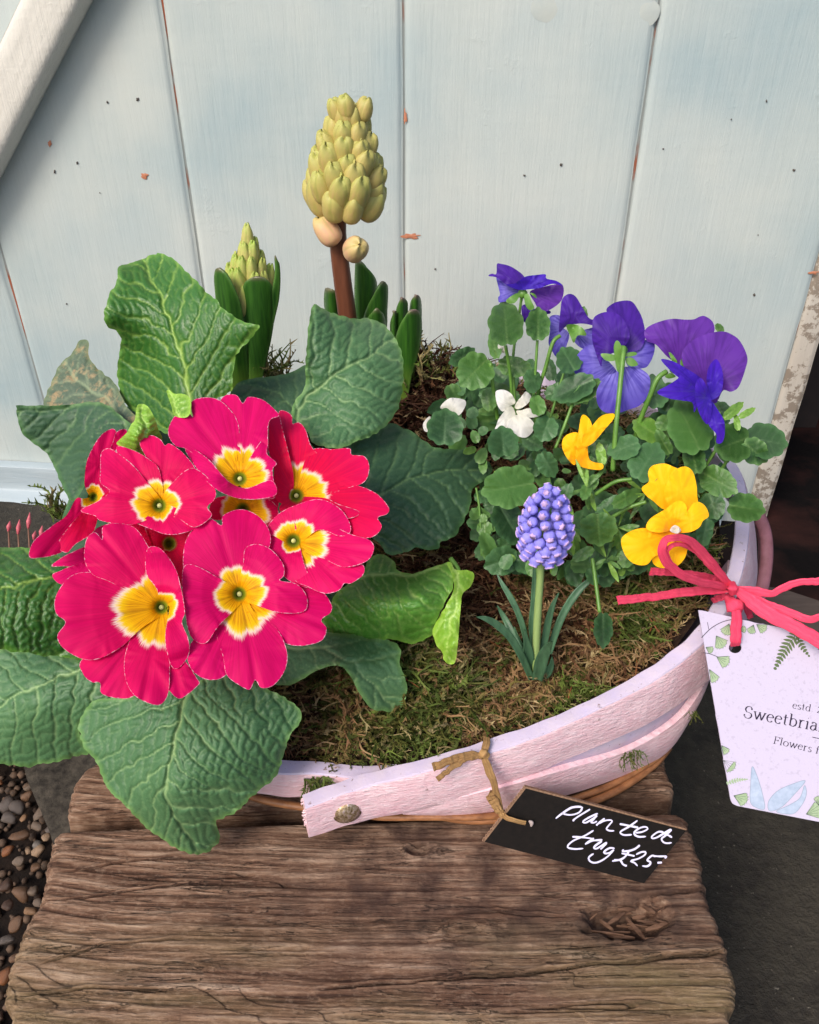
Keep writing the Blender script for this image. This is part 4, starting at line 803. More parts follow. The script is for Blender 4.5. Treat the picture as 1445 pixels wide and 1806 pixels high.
def flower(c, d0, petals, tilt=(0, -.00016), hue=.3, yr=.42, cup=.010, label=None, eye=True, seed=0, throat=.007, er=13, sc=2.007, ox=0, oy=680, cupc=None):
    """c centre px; petals = outlines; tilt = change of depth per px"""
    cx, cy = c[0] / sc + ox, c[1] / sc + oy
    fl = mk('flower', U([cx, cx + 1, cx], [cy, cy, cy + 1], d0 + .006), [[0, 1, 2]], eye_m, prim) if False else None
    # flower base: the green-yellow tube carries the petals
    nrm = None; a = np.linspace(0, 2 * np.pi, 20, endpoint=False)
    prof = [(0, .0150), (4, .0135), (er * .62, .0105), (er * .92, throat + .0004), (er * 1.12, throat - .0012)]
    V = np.concatenate([U(cx + r * np.cos(a), cy + r * np.sin(a), d0 + z) for r, z in prof])
    fl = mk('flower', V, grid_faces(len(prof), 20, True), eye_m, prim)
    if label: fl['label'] = label
    g0 = U(cx, cy, d0 + .0155); g2 = UZ(330 + (cx - 330) * .25, 1060, .075); g1 = g0 * .5 + g2 * .5 + (g0 - U(cx, cy, d0 - .02)) * .2
    tubeo('flower_stalk', resamp(spline([g0, g1, g2], 8), 14), .0014, eye_m, fl, 7)
    if eye:
        P = [U(cx - 1, cy - 1, d0 + .011), U(cx, cy, d0 + .0045)]; V_, A_, B_ = tube(P, [.0011, .0012], 10); V2 = V_
        mk('stigma', V2, A_.tolist() + B_.tolist(), pin_m, fl)
    for i, pt in enumerate(petals):
        opt = {}
        if isinstance(pt, tuple): pt, opt = pt
        O = np.array(q(sc, ox, oy, pt)); C = np.array([cx, cy]); cen = O.mean(0); ax = cen - C; 
        if 'ax' in opt: ax = np.array(q(sc, ox, oy, [opt['ax']])[0]) - C
        ax /= np.linalg.norm(ax) + 1e-9; L = np.percentile((O - C) @ ax, 90)
        lay = opt.get('lay', i) * .0011; yy = opt.get('yr', yr); lift = opt.get('lift', 0.0)
        def dep(x, y, L=L, lay=lay, lift=lift, ax=ax, i=i):
            r = np.hypot(x - cx, y - cy); k = r / max(L, 60)
            lat = (-(x - cx) * ax[1] + (y - cy) * ax[0])
            d = d0 + tilt[0] * (x - cx) + tilt[1] * (y - cy) - lay * np.clip(k * 1.5, .15, 1)
            d = d + throat * np.exp(-(r / (er * .95))**2) - cup * (np.clip(k, 0, 1.2)**1.2) * .35 + cup * .55 * np.clip(k - .62, 0, 1)**2 * 1.8
            d = d - lift * np.clip(k - .2, 0, 1.2)
            d = d + .0010 * np.exp(-(lat / 7)**2) * np.clip(k, 0, 1) - .0012 * np.cos(np.clip(lat / 40, -1.5, 1.5) * 2) * np.clip(k, 0, 1)
            return d + .0030 * (fbm(x / 60 + seed, y / 60 + i * 3.3, seed + i, 2) - .5) * np.clip(k, 0, 1)
        def at(V, e, L=L, ax=ax, yy=yy, i=i):
            r = np.hypot(V[:, 0] - cx, V[:, 1] - cy); th = np.arctan2((V[:, 1] - cy) * ax[0] - (V[:, 0] - cx) * ax[1], (V[:, 0] - cx) * ax[0] + (V[:, 1] - cy) * ax[1])
            al = th / .62; Rb = L * yy * .93 * (1.04 - .20 * np.minimum(al**2, 1.0)) * (1 - .12 * np.exp(-(al / .14)**2)) * (1 + .10 * (vn(th * 6 + i, i, seed) - .5)) 
            return {'star': r / Rb - 1, 'rad': r / L, 'rpx': r * (15 / er) , 'mid': np.abs(al), 'pc': np.stack([th * 30 + i * 7, r / L * 1.8, np.full(len(V), seed * 3.1)], -1), 'hue': np.full(len(V), opt.get('hue', hue))}
        sheet('petal', O, dep, pet, fl, step=3.2, attrs=at, seed=seed * 10 + i, n=5, ruf=.0013)
    return fl
flower((860, 440), .430, [[(740, 440), (760, 400), (830, 388), (950, 395), (985, 400), (985, 430), (968, 480), (940, 510), (880, 480), (850, 440), (790, 475), (745, 470)], ([(860, 430), (940, 400), (985, 440), (975, 520), (900, 540), (840, 500)], {})], hue=0, eye=False, seed=1, yr=.8, label='shaded half-hidden flower in the middle of the cluster')
flower((340, 600), .425, [[(183, 640), (205, 618), (250, 592), (330, 560), (420, 540), (420, 620), (300, 655), (240, 640)], [(186, 668), (215, 655), (250, 640), (330, 620), (400, 640), (340, 690), (270, 712), (220, 705), (195, 690)], [(330, 520), (420, 480), (500, 470), (540, 520), (480, 640), (350, 650)]], hue=.8, eye=False, seed=2, yr=.2, label='pink petal tips peeping out at the left behind the front flower')
flower((600, 560), .415, [[(505, 540), (520, 510), (560, 498), (610, 525), (645, 572), (648, 640), (640, 720), (600, 720), (540, 640)], [(600, 520), (700, 500), (720, 600), (660, 700), (600, 660)], [(420, 485), (500, 490), (520, 520), (540, 600), (440, 600)]], hue=0, eye=False, seed=3, yr=.2, label='deep red shaded flower between the front pair')
flower((330, 395), .432, [  # far-left, seen edge on
    ([(352, 182), (395, 153), (413, 165), (412, 200), (385, 230), (362, 260), (355, 330), (382, 372), (350, 400), (322, 395), (302, 360), (300, 330), (310, 260)], {'yr': .20}),
    ([(412, 165), (440, 153), (450, 160), (445, 190), (425, 220), (385, 240), (400, 200)], {'yr': .1}),
    ([(355, 330), (350, 380), (300, 400), (270, 400), (235, 460), (180, 500), (120, 550), (103, 605), (140, 610), (215, 592), (300, 530), (360, 460), (400, 420), (390, 370)], {'yr': .18}),
    ([(205, 560), (270, 470), (330, 420), (390, 372), (380, 420), (350, 460), (330, 520), (270, 560), (235, 592)], {'yr': .18, 'hue': 0})], tilt=(.00016, -.0001), hue=.4, eye=False, seed=4, yr=.2, er=9, label='leftmost flower, seen edge-on')
flower((1050, 390), .425, [
    ([(985, 100), (1010, 90), (1034, 108), (1036, 135), (1060, 130), (1083, 158), (1100, 210), (1130, 250), (1160, 310), (1120, 400), (1040, 400), (1000, 330), (970, 220)], {'yr': .40, 'lay': 0}),
    ([(1100, 230), (1180, 225), (1238, 222), (1246, 245), (1290, 250), (1308, 288), (1292, 340), (1235, 362), (1180, 380), (1120, 400), (1050, 400), (1060, 330)], {'yr': .42, 'lay': 1}),
    ([(1060, 380), (1180, 358), (1250, 350), (1330, 380), (1376, 430), (1370, 455), (1338, 468), (1352, 500), (1322, 535), (1262, 540), (1235, 520), (1180, 450), (1060, 410)], {'yr': .36, 'lay': 2}),
    ([(1000, 415), (1060, 395), (1150, 398), (1200, 420), (1272, 446), (1240, 470), (1120, 470), (1000, 450)], {'yr': .1, 'lay': 3.4}),
    ([(942, 82), (985, 100), (1000, 150), (1020, 230), (1040, 320), (1034, 400), (1010, 418), (985, 410), (965, 370), (970, 285), (950, 230), (950, 150)], {'yr': .10, 'lay': 5, 'hue': 0, 'lift': .006})],
    tilt=(-.00012, -.00022), hue=0, seed=5, yr=.4, label='deep crimson flower under the right-hand leaf')
flower((850, 330), .412, [
    ([(780, 60), (800, 34), (838, 34), (860, 62), (880, 40), (930, 50), (970, 82), (988, 108), (952, 130), (948, 240), (930, 290), (850, 345), (820, 240), (800, 120)], {'lay': 0}),
    ([(930, 190), (950, 200), (945, 240), (980, 275), (965, 300), (975, 388), (950, 400), (890, 380), (840, 340), (870, 280)], {'lay': .5, 'yr': .72, 'ax': (1000, 270)}),
    ([(595, 170), (610, 120), (640, 94), (672, 100), (683, 110), (676, 62), (710, 43), (770, 48), (818, 88), (845, 140), (850, 220), (862, 340), (800, 350), (720, 270), (660, 225), (620, 212)], {'lay': 1, 'yr': .38}),
    ([(657, 232), (680, 222), (740, 262), (790, 320), (830, 352), (880, 362), (960, 335), (978, 386), (900, 403), (830, 396), (770, 370), (720, 325)], {'lay': 3.2, 'yr': .3, 'lift': .004, 'ax': (800, 420)})],
    tilt=(0, -.00020), hue=.75, seed=6, yr=.40, label='upper magenta flower tipped back')
flower((1040, 550), .402, [
    ([(1150, 600), (1220, 640), (1282, 632), (1287, 668), (1244, 700), (1220, 700), (1200, 725), (1150, 736), (1090, 712), (1040, 680), (1030, 560)], {'lay': 0, 'yr': .42}),
    ([(925, 560), (935, 520), (980, 470), (1040, 480), (1060, 560), (1080, 640), (1110, 712), (1060, 708), (1010, 680), (960, 620)], {'lay': 1, 'yr': .45, 'ax': (960, 640)}),
    ([(1120, 480), (1240, 525), (1310, 548), (1324, 580), (1298, 622), (1220, 643), (1150, 615), (1035, 560)], {'lay': 2}),
    ([(925, 562), (940, 510), (985, 455), (1050, 422), (1130, 402), (1200, 432), (1236, 480), (1240, 520), (1200, 533), (1130, 510), (1060, 560), (1020, 560), (960, 530)], {'lay': 3, 'yr': .48})],
    tilt=(-.00008, -.00014), hue=.55, seed=7, yr=.45, label='right-hand flower facing the camera')
flower((565, 425), .402, [
    ([(494, 200), (530, 175), (568, 190), (584, 212), (602, 205), (650, 240), (692, 296), (655, 312), (610, 350), (590, 435), (550, 430), (545, 330), (520, 260)], {'lay': 0, 'yr': .40}),
    ([(412, 218), (470, 228), (530, 262), (565, 300), (580, 400), (570, 440), (500, 380), (440, 300)], {'lay': 1, 'yr': .42}),
    ([(480, 480), (520, 430), (565, 415), (640, 440), (715, 490), (650, 522), (590, 527), (540, 510)], {'lay': 1, 'yr': .55, 'ax': (570, 530)}),
    ([(655, 302), (692, 294), (740, 330), (765, 378), (756, 408), (734, 430), (750, 462), (690, 502), (630, 470), (555, 440), (575, 390), (610, 345)], {'lay': 2.5, 'yr': .40}),
    ([(356, 300), (358, 240), (382, 222), (412, 235), (470, 280), (520, 340), (572, 405), (572, 440), (530, 470), (480, 490), (430, 492), (355, 478), (338, 462), (285, 442), (345, 410), (388, 374), (356, 345)], {'lay': 3, 'yr': .42})],
    tilt=(0, -.00014), hue=.35, seed=8, yr=.42, label='left flower with an open yellow star')
flower((848, 738), .388, [
    ([(665, 960), (680, 905), (740, 870), (800, 870), (830, 940), (800, 1025), (740, 1042), (690, 1018), (668, 985)], {'lay': 0, 'yr': .4}),
    ([(1060, 700), (1130, 718), (1172, 770), (1172, 802), (1138, 830), (1157, 860), (1140, 902), (1080, 920), (1020, 916), (950, 880), (880, 810), (838, 735), (900, 720)], {'lay': .5, 'yr': .42}),
    ([(765, 860), (790, 960), (803, 1025), (850, 1062), (885, 1076), (904, 1042), (925, 1070), (970, 1060), (1010, 1005), (1016, 940), (980, 860), (900, 800), (858, 730), (810, 780)], {'lay': 1.5, 'yr': .44}),
    ([(650, 650), (655, 560), (690, 500), (745, 472), (785, 495), (790, 460), (848, 438), (905, 455), (950, 505), (955, 570), (900, 650), (865, 745), (810, 740), (740, 760), (680, 700)], {'lay': 2.5, 'yr': .36}),
    ([(860, 640), (868, 578), (908, 561), (960, 580), (1002, 630), (1006, 672), (992, 690), (1050, 702), (1085, 742), (1086, 790), (1050, 806), (980, 802), (900, 775), (840, 755), (845, 690)], {'lay': 4, 'yr': .50}),
    ([(652, 640), (645, 720), (655, 800), (668, 870), (692, 905), (732, 910), (775, 850), (862, 760), (855, 725), (790, 690), (700, 640)], {'lay': 3.5, 'yr': .46})],
    tilt=(.00004, -.00013), hue=.7, seed=9, yr=.42, label='front right flower, its centre open to the camera')
flower((572, 785), .380, [
    ([(500, 820), (410, 900), (290, 970), (294, 1020), (325, 1050), (354, 1052), (360, 1090), (420, 1107), (480, 1095), (560, 1000), (590, 800)], {'lay': 0, 'yr': .42}),
    ([(560, 940), (640, 960), (700, 1040), (703, 1060), (645, 1106), (618, 1100), (597, 1078), (540, 1040)], {'lay': .3, 'yr': .1}),
    ([(470, 880), (442, 960), (445, 1040), (480, 1100), (550, 1131), (582, 1118), (598, 1078), (602, 1000), (600, 880), (590, 790), (560, 775), (520, 810)], {'lay': 2, 'yr': .44}),
    ([(300, 620), (302, 560), (315, 530), (340, 520), (362, 545), (362, 505), (382, 490), (430, 488), (480, 505), (520, 560), (560, 640), (585, 760), (560, 800), (500, 770), (400, 700), (330, 670)], {'lay': 3, 'yr': .36}),
    ([(445, 700), (330, 662), (250, 675), (198, 745), (198, 805), (232, 838), (203, 885), (225, 930), (290, 967), (350, 967), (430, 925), (500, 860), (590, 800), (585, 770), (520, 740)], {'lay': 4, 'yr': .46}),
    ([(515, 610), (528, 572), (570, 578), (618, 640), (640, 710), (655, 800), (645, 840), (668, 900), (668, 955), (632, 1000), (604, 988), (585, 900), (595, 820), (600, 780), (575, 790), (555, 720), (520, 670)], {'lay': 5.5, 'yr': .62, 'lift': .004, 'ax': (640, 740)})],
    tilt=(.00004, -.00013), hue=.45, seed=10, yr=.44, label='front left flower, largest of the cluster')

# ------------------------------------------------------------------ hyacinths
hy_leaf = M('hyacinth_leaf', .34, .5); c = hy_leaf.co('Object', (1, 1, .08)); n1 = hy_leaf.noise(c, 420, 4, .6); e_ = hy_leaf.attr('edge'); t_ = hy_leaf.attr('tip'); lo_ = hy_leaf.attr('low')
b = hy_leaf.mix(hy_leaf.mr(n1, .3, .7), '#1d4314', '#3a6a20'); b = hy_leaf.mix(hy_leaf.mr(e_, 0, 6, .45, 0), b, '#6f9a4a'); b = hy_leaf.mix(lo_, b, '#93ad45'); b = hy_leaf.mix(hy_leaf.math('MULTIPLY', t_, .75), b, '#7c5a5c')
hy_leaf.col(b); hy_leaf.bump(n1, .0006, .5); hy_leaf.trans(.08); hy_leaf = hy_leaf.m
def strapleaf(pts, y0, parent, dome=.010, seed=0, conv=None, sc=3.169, ox=360, oy=150, step=3.0, lay=0.0, tipc=.5):
    O = np.array(conv(pts) if conv else q(sc, ox, oy, pts)); c = O.mean(0); x0, x1 = O[:, 0].min(), O[:, 0].max(); y_0, y_1 = O[:, 1].min(), O[:, 1].max(); w = (x1 - x0) / 2
    def dep(x, y): return dy(x, y, y0) - lay + dome * ((x - (x0 + x1) / 2) / w)**2 * .8
    def at(V, e): return {'tip': np.clip(1 - (V[:, 1] - y_0) / 9, 0, 1) * tipc * 1.6, 'low': np.clip((V[:, 1] - 640) / 90, 0, 1) * .55, 'vein': e * 0, 'tone': e * 0}
    return sheet('leaf', O, dep, hy_leaf, parent, step=step, attrs=at, seed=seed, thick=.0018)
def bud_mesh(name, mat, lobes=3, long_=1.75, open_=0.0, seed=0):
    nz, na = 16, 36; t = np.linspace(0, 1, nz); a = np.linspace(0, 2 * np.pi, na, endpoint=False)
    r = np.sqrt(np.clip(1 - np.abs(2 * t**(.92 if long_ < 3.1 else .8) - 1)**2.4, 0, 1)) * (1 - (.10 if long_ < 3.1 else .38) * t); r[-1] = .10; r[0] = .12
    T_, A_ = np.meshgrid(t, a, indexing='ij'); rr = r[:, None] * (1 - np.clip(T_ * 2, 0, 1) * (.10 - .10 * np.abs(np.cos(A_ * lobes / 2))**.5))
    z = T_ * long_ * (1 + .06 * np.cos(A_ * lobes + 1) * T_) - .14 * (T_ > .97)
    V = np.stack([rr * np.cos(A_), rr * np.sin(A_), z], -1).reshape(-1, 3); V += .05 * np.stack([vn(V[:, 2] * 2 + seed, V[:, 0] * 2, seed), vn(V[:, 2] * 2 + seed, V[:, 1] * 2, seed + 1), V[:, 2] * 0], -1)
    me = bpy.data.meshes.new(name); me.from_pydata(V.tolist(), [], grid_faces(nz, na, True).tolist()); me.materials.append(mat)
    me.polygons.foreach_set('use_smooth', [True] * len(me.polygons)); t_ = me.attributes.new('len', 'FLOAT', 'POINT'); t_.data.foreach_set('value', np.repeat(t, na)); 
    g_ = me.attributes.new('groove', 'FLOAT', 'POINT'); g_.data.foreach_set('value', (np.exp(-((((A_ * lobes / (2 * np.pi)) % 1) - .5) / .06)**2) * np.clip(T_ * 2, 0, 1)).ravel()); return me
def put(name, me, parent, P, axis, r, roll=0.0, rx=1.0):
    o = bpy.data.objects.new(name, me); COL.objects.link(o); o.parent = parent
    z = Vector(axis).normalized(); qn = z.to_track_quat('Z', 'Y'); m = Matrix.LocRotScale(Vector(np.array(P) - base_of(parent)), qn @ Matrix.Rotation(roll, 3, 'Z').to_quaternion(), Vector((r * rx, r, r))); o.matrix_local = m; return o
def mat_bud(name, base, tip, blush, rough=.5):
    m = M(name, rough, .35); l_ = m.attr('len'); g_ = m.attr('groove'); oi = m.n('ObjectInfo').outputs['Random']; n1 = m.noise(m.co('Object', (1, 1, .3)), 4.0, 4, .6)
    b = m.mix(m.mr(n1, .3, .7), base, blush); b = m.mix(m.mr(l_, .55, 1, 0, .8), b, tip); b = m.mix(m.math('MULTIPLY', oi, .3), b, blush); b = m.mix(m.math('MULTIPLY', g_, .35), b, '#7f8a3a'); m.col(b); m.bump(n1, .0006, .5); m.trans(.08); return m.m
budA = mat_bud('hyacinth_bud_cream', '#b3a95a', '#aab25c', '#c0a468'); budB = mat_bud('hyacinth_bud_green', '#a9b558', '#8fb43f', '#c4b070'); budP = mat_bud('hyacinth_bud_blush', '#cfb07a', '#c3bf70', '#d4a080')
mA = [bud_mesh('bud', budA, 3, 2.45 + .2 * k, seed=k) for k in range(3)]; mB = [bud_mesh('bud', budB, 3, 3.5, seed=k + 5) for k in range(2)]; mP = [bud_mesh('bud', budP, 3, 2.6, seed=9)]
stem_red = mat_simple('hyacinth_stem', '#552e1e', '#74452f', 220, .45, .4, .0004, (1, 1, .1))
hb = thing('hyacinth', 'tall hyacinth spike of tight cream-green buds on a reddish-brown stem', 'hyacinth', UY(620, 690, .58))
S = spline([(602, 340), (596, 395), (598, 440), (605, 500), (613, 560), (620, 640), (626, 700)], 8); P = U(S[:, 0], S[:, 1], dy(0, S[:, 1], .58)); tubeo('stem', P, np.linspace(.0056, .0074, len(P)), stem_red, hb, 14)
S = spline([(620, 205), (612, 290), (606, 350), (604, 366)], 8); P = U(S[:, 0], S[:, 1], dy(0, S[:, 1], .582)); tubeo('spike_core', P, np.linspace(.012, .010, len(P)) * np.r_[np.linspace(.5, 1, len(P) - 6), np.linspace(1, .5, 6)], budA, hb, 10)
c_top, c_bot = UY(615, 210, .58), UY(606, 392, .58); axis = c_top - c_bot; LA = np.linalg.norm(axis); axis /= LA; sx = np.cross(axis, [0, 1, 0]); sx /= np.linalg.norm(sx); sy = np.cross(sx, axis)
def spike(c_bot, axis, LA, rows, rad, size, meshes, parent, out=.9, upk=.35, seed=0, zlo=0, zhi=1, jit=.12):
    ga = 0
    for i in range(rows):
        t = (i + .5) / rows; rr = rad(t); nb_ = max(3, int(round(2 * np.pi * rr / (size(t) * 1.80)))) if rr > size(t) * .5 else 3; ga += .5
        for k in range(nb_):
            a = 2 * np.pi * (k + ga + R.uniform(-jit, jit)) / nb_; dr = math.cos(a) * sx + math.sin(a) * sy
            ax = dr * out + axis * (upk + .55 * max(0, t - .55) * 2.2 + R.uniform(-.12, .12)) + sx * R.uniform(-.12, .12); ax /= np.linalg.norm(ax)
            rb = size(t) * R.uniform(.93, 1.08); P = c_bot + axis * (LA * (t + R.uniform(-.012, .012))) + dr * (rr - rb * .9)
            put('bud', meshes[R.randint(len(meshes))], parent, P, ax, rb, R.uniform(0, 6.3), R.uniform(.92, 1.08))
spike(c_bot, axis, LA * .93, 7, lambda t: .0222 * math.sin(np.pi * min(1, .32 + t * .60))**.6 * (1.08 - .46 * t), lambda t: .0093 - .0022 * t, mA, hb, .42, .85, jit=.22)
for (x, y, y0, ax, r, me) in [(594, 432, .567, (-.55, .35, .72), .0088, mP[0]), (620, 447, .566, (.28, -.75, .45), .0090, mP[0])]:
    o = put('bud', me, hb, UY(x, y, y0), ax, r); o['label'] = 'loose blush-tinted bud below the spike'
for (x, y, y0, ax, r) in [(613, 196, .575, (-.1, -.2, 1), .0062), (637, 200, .578, (.35, -.1, 1), .0062), (600, 200, .578, (-.35, -.1, 1), .006)]: put('bud', mA[0], hb, UY(x, y + 14, y0), ax, r)
zz_ = [([(845, 990), (858, 982), (880, 995), (940, 1050), (968, 1110), (960, 1200), (930, 1330), (850, 1380), (840, 1200)], .597), ([(1000, 1100), (1022, 1112), (1030, 1140), (1026, 1250), (1010, 1380), (880, 1400), (900, 1270), (950, 1170)], .590), ([(965, 1250), (985, 1262), (1008, 1290), (1015, 1380), (890, 1380), (915, 1300)], .583), ([(675, 1140), (700, 1142), (742, 1155), (756, 1200), (765, 1300), (700, 1320), (672, 1240)], .592)]
for k, (p, y0) in enumerate(zz_): strapleaf(p, y0, hb, seed=40 + k)
ha = thing('hyacinth', 'short hyacinth with a pointed green-yellow bud cluster sheathed in broad leaves', 'hyacinth', UY(440, 700, .57))
c_top2, c_bot2 = UY(437, 412, .575), UY(440, 545, .575); axis = c_top2 - c_bot2; LA2 = np.linalg.norm(axis); axis /= LA2; sx = np.cross(axis, [0, 1, 0]); sx /= np.linalg.norm(sx); sy = np.cross(sx, axis)
spike(c_bot2 - axis * .006, axis, LA2 * .78, 4, lambda t: .0205 * (1 - .78 * max(0, t)**1.6), lambda t: .0070 - .0016 * t, mB, ha, .12, 1.0, jit=.2)
put('bud', mB[0], ha, c_bot2 + axis * LA2 * .80, axis, .0052)
strapleaf([(398, 960), (412, 980), (424, 1010), (428, 1100), (420, 1200), (398, 1300), (370, 1420), (330, 1600), (300, 1680), (250, 1700), (300, 1400), (392, 1100)], .556, ha, .004, seed=50)
strapleaf([(58, 1120), (58, 1050), (70, 1024), (90, 1028), (130, 1065), (178, 1150), (212, 1250), (230, 1400), (245, 1550), (250, 1700), (150, 1720), (140, 1500), (80, 1300)], .549, ha, .006, seed=51)
strapleaf([(205, 1200), (222, 1115), (250, 1085), (290, 1072), (345, 1083), (380, 1120), (394, 1180), (395, 1290), (375, 1430), (345, 1560), (322, 1680), (318, 1760), (235, 1760), (245, 1600), (232, 1450), (212, 1310)], .552, ha, .008, seed=52)
strapleaf([(150, 1800), (160, 1650), (190, 1480), (225, 1420), (250, 1560), (255, 1690), (250, 1800)], .556, ha, .004, seed=53)
hc = thing('hyacinth', 'third hyacinth, only a tight clump of dark upright leaves with purplish tips', 'hyacinth', UY(715, 700, .56))
for k, (p, y0) in enumerate([([(1185, 1175), (1205, 1180), (1216, 1220), (1216, 1320), (1190, 1420), (1140, 1420), (1145, 1300), (1155, 1210)], .580), ([(1105, 1190), (1125, 1195), (1140, 1222), (1135, 1310), (1100, 1420), (1060, 1430), (1062, 1330), (1078, 1240)], .572), ([(1040, 1330), (1070, 1262), (1082, 1300), (1080, 1430), (1050, 1440)], .568), ([(1178, 1256), (1200, 1262), (1217, 1300), (1217, 1400), (1195, 1520), (1160, 1640), (1125, 1790), (1060, 1800), (1090, 1600), (1068, 1440), (1095, 1340), (1140, 1272)], .556)]): strapleaf(p, y0, hc, seed=60 + k, tipc=.7)

# ------------------------------------------------------------------ grape hyacinth
mu = thing('grape_hyacinth', 'small violet-blue grape hyacinth with narrow leaves standing in the moss', 'grape hyacinth', UZ(950, 1190, .072))
mul = mat_simple('muscari_leaf', '#36573c', '#527a58', 260, .45, .5, .0004, (1, 1, .1), .1); mus = mat_simple('muscari_stem', '#7f9c58', '#95ad6c', 260, .45, .4, .0003, (1, 1, .1))
zm = lambda p: q(4.514, 820, 820, p)
MY = .335
for k, (p, w, o_) in enumerate([([(255, 865), (300, 950), (360, 1050), (420, 1170), (470, 1320), (505, 1500)], 48, .012), ([(100, 1212), (170, 1225), (260, 1275), (360, 1370), (450, 1520), (530, 1700)], 62, -.006), ([(1086, 876), (980, 930), (880, 1030), (790, 1170), (730, 1310), (670, 1500)], 60, .010), ([(748, 1020), (700, 1120), (665, 1240), (635, 1400), (600, 1560)], 56, .004), ([(690, 1412), (655, 1460), (610, 1560), (575, 1710)], 100, -.010), ([(556, 700), (552, 900), (545, 1100), (530, 1300), (560, 1560)], 44, .010), ([(258, 1120), (300, 1190), (360, 1300), (440, 1460)], 54, .014), ([(480, 1320), (490, 1400), (510, 1500), (540, 1660)], 74, -.002), ([(695, 1530), (690, 1590), (660, 1650), (610, 1720)], 62, .000), ([(395, 1290), (430, 1400), (480, 1500), (520, 1620)], 50, .006)]):
    P = np.array(zm(p)); n_ = len(P); t = np.linspace(0, 1, n_); yy = MY + o_ * (1 - t) * 1.6 + o_ * .4; d = dy(0, P[:, 1], yy)
    ww = np.array([.12, .7, 1, 1, .95, .8][:n_]) * w / 4.514; ww[-1] = w / 4.514 * .8
    V_, F_ = pband(np.c_[P, d, ww], GUT, .0009, 34); mk('leaf', V_, F_, mul, mu)
S = spline(zm([(618, 500), (610, 700), (600, 900), (580, 1200), (566, 1500), (560, 1690)]), 8); tubeo('stem', U(S[:, 0], S[:, 1], dy(0, S[:, 1], MY)), np.linspace(.0017, .0024, len(S)) * 1.0, mus, mu, 12)
flm = M('grape_floret', .62, .25); l_ = flm.attr('len'); oi = flm.n('ObjectInfo').outputs['Random']; n1 = flm.noise(flm.co('Object'), 2.5, 3)
b = flm.mix(oi, '#7a74dc', '#968ee8'); b = flm.mix(flm.mr(n1, .3, .7, 0, .5), b, '#a8a2ee'); b = flm.mix(flm.mr(l_, .90, .98, 0, .8), b, '#dcb8e0'); flm.col(b); flm.trans(.12); flm = flm.m
nz, na = 14, 18; t = np.linspace(0, 1, nz); a = np.linspace(0, 2 * np.pi, na, endpoint=False); r = np.interp(t, [0, .08, .25, .5, .72, .84, .90, 1], [.1, .5, .86, 1, .90, .62, .52, .62]); T_, A_ = np.meshgrid(t, a, indexing='ij')
rr = r[:, None] * (1 + .04 * np.cos(A_ * 6) + np.where(T_ > .9, .22 * np.cos(A_ * 6), 0)); V = np.stack([rr * np.cos(A_), rr * np.sin(A_), T_ * 2.1 - np.where(T_ > .95, .1 * np.cos(A_ * 6), 0)], -1).reshape(-1, 3)
fme = bpy.data.meshes.new('floret'); fme.from_pydata(V.tolist(), [], grid_faces(nz, na, True).tolist() + [[(nz - 1) * na + j for j in range(na)]]); fme.materials.append(flm); fme.polygons.foreach_set('use_smooth', [True] * len(fme.polygons)); t_ = fme.attributes.new('len', 'FLOAT', 'POINT'); t_.data.foreach_set('value', np.repeat(t, na))
top, bot = UY(970, 872, MY - .002), UY(958, 966, MY); ax0 = top - bot; LM = np.linalg.norm(ax0); ax0 /= LM; ux = np.cross(ax0, [0, 1, 0]); ux /= np.linalg.norm(ux); uy = np.cross(ux, ax0); ga = 0
for i in range(9):
    t = i / 8; rad = .0120 * math.sin(np.pi * (.30 + .62 * t))**.75; k_ = [9, 10, 11, 11, 10, 9, 8, 6, 3][i]; ga += .5
    for k in range(k_):
        an = 2 * np.pi * (k + ga + R.uniform(-.12, .12)) / k_; dr = math.cos(an) * ux + math.sin(an) * uy; ax = dr * (.9 - .3 * t) + ax0 * (-.95 + 1.7 * t + R.uniform(-.1, .1)); s_ = (.0035 - .0012 * t) * R.uniform(.92, 1.06)
        put('floret', fme, mu, bot + ax0 * LM * (t * .98 + .02) + dr * (rad - s_ * 1.25), ax, s_, R.uniform(0, 6))
# ================================================================== PANSIES
def mat_pansy(name, c1, c2, streak, s_amt=.5, rough=.5, tr=.25, spec=.25):
    m = M(name, rough, spec); pc_ = m.attr('pc', True); rd = m.attr('rad'); x = m.n('TexNoise'); x.inputs['Scale'].default_value = 1; x.inputs['Detail'].default_value = 4; m.l(pc_, x.inputs['Vector'])
    b = m.mix(m.mr(rd, .1, .9), c1, c2); b = m.mix(m.mr(x.outputs['Fac'], .46, .62, 0, s_amt), b, streak); m.col(b); m.bump(x.outputs['Fac'], .0008, .4); m.b.inputs['Sheen Weight'].default_value = .2; m.trans(tr); return m.m
pu1 = mat_pansy('pansy_purple', '#3c1480', '#4a1e96', '#2a0c66'); pu2 = mat_pansy('pansy_violet_blue', '#8a82d4', '#5c4cb8', '#4436a0', .75); pu3 = mat_pansy('pansy_plum', '#5a2690', '#64309c', '#3c1668', .45)
pu4 = mat_pansy('pansy_vivid_violet', '#3310a0', '#4414b0', '#220a70', .4)
ye = mat_pansy('pansy_yellow', '#f8a800', '#ffc008', '#f29a00', .22, .55, .18, .15); wh = mat_pansy('viola_white', '#d9d6c2', '#dcdad8', '#c3c1bc', .3, .5, .25)
vst = mat_simple('viola_stem', '#4f7a2c', '#6a9440', 260, .4, .5, .0003, (1, 1, .2), .08)
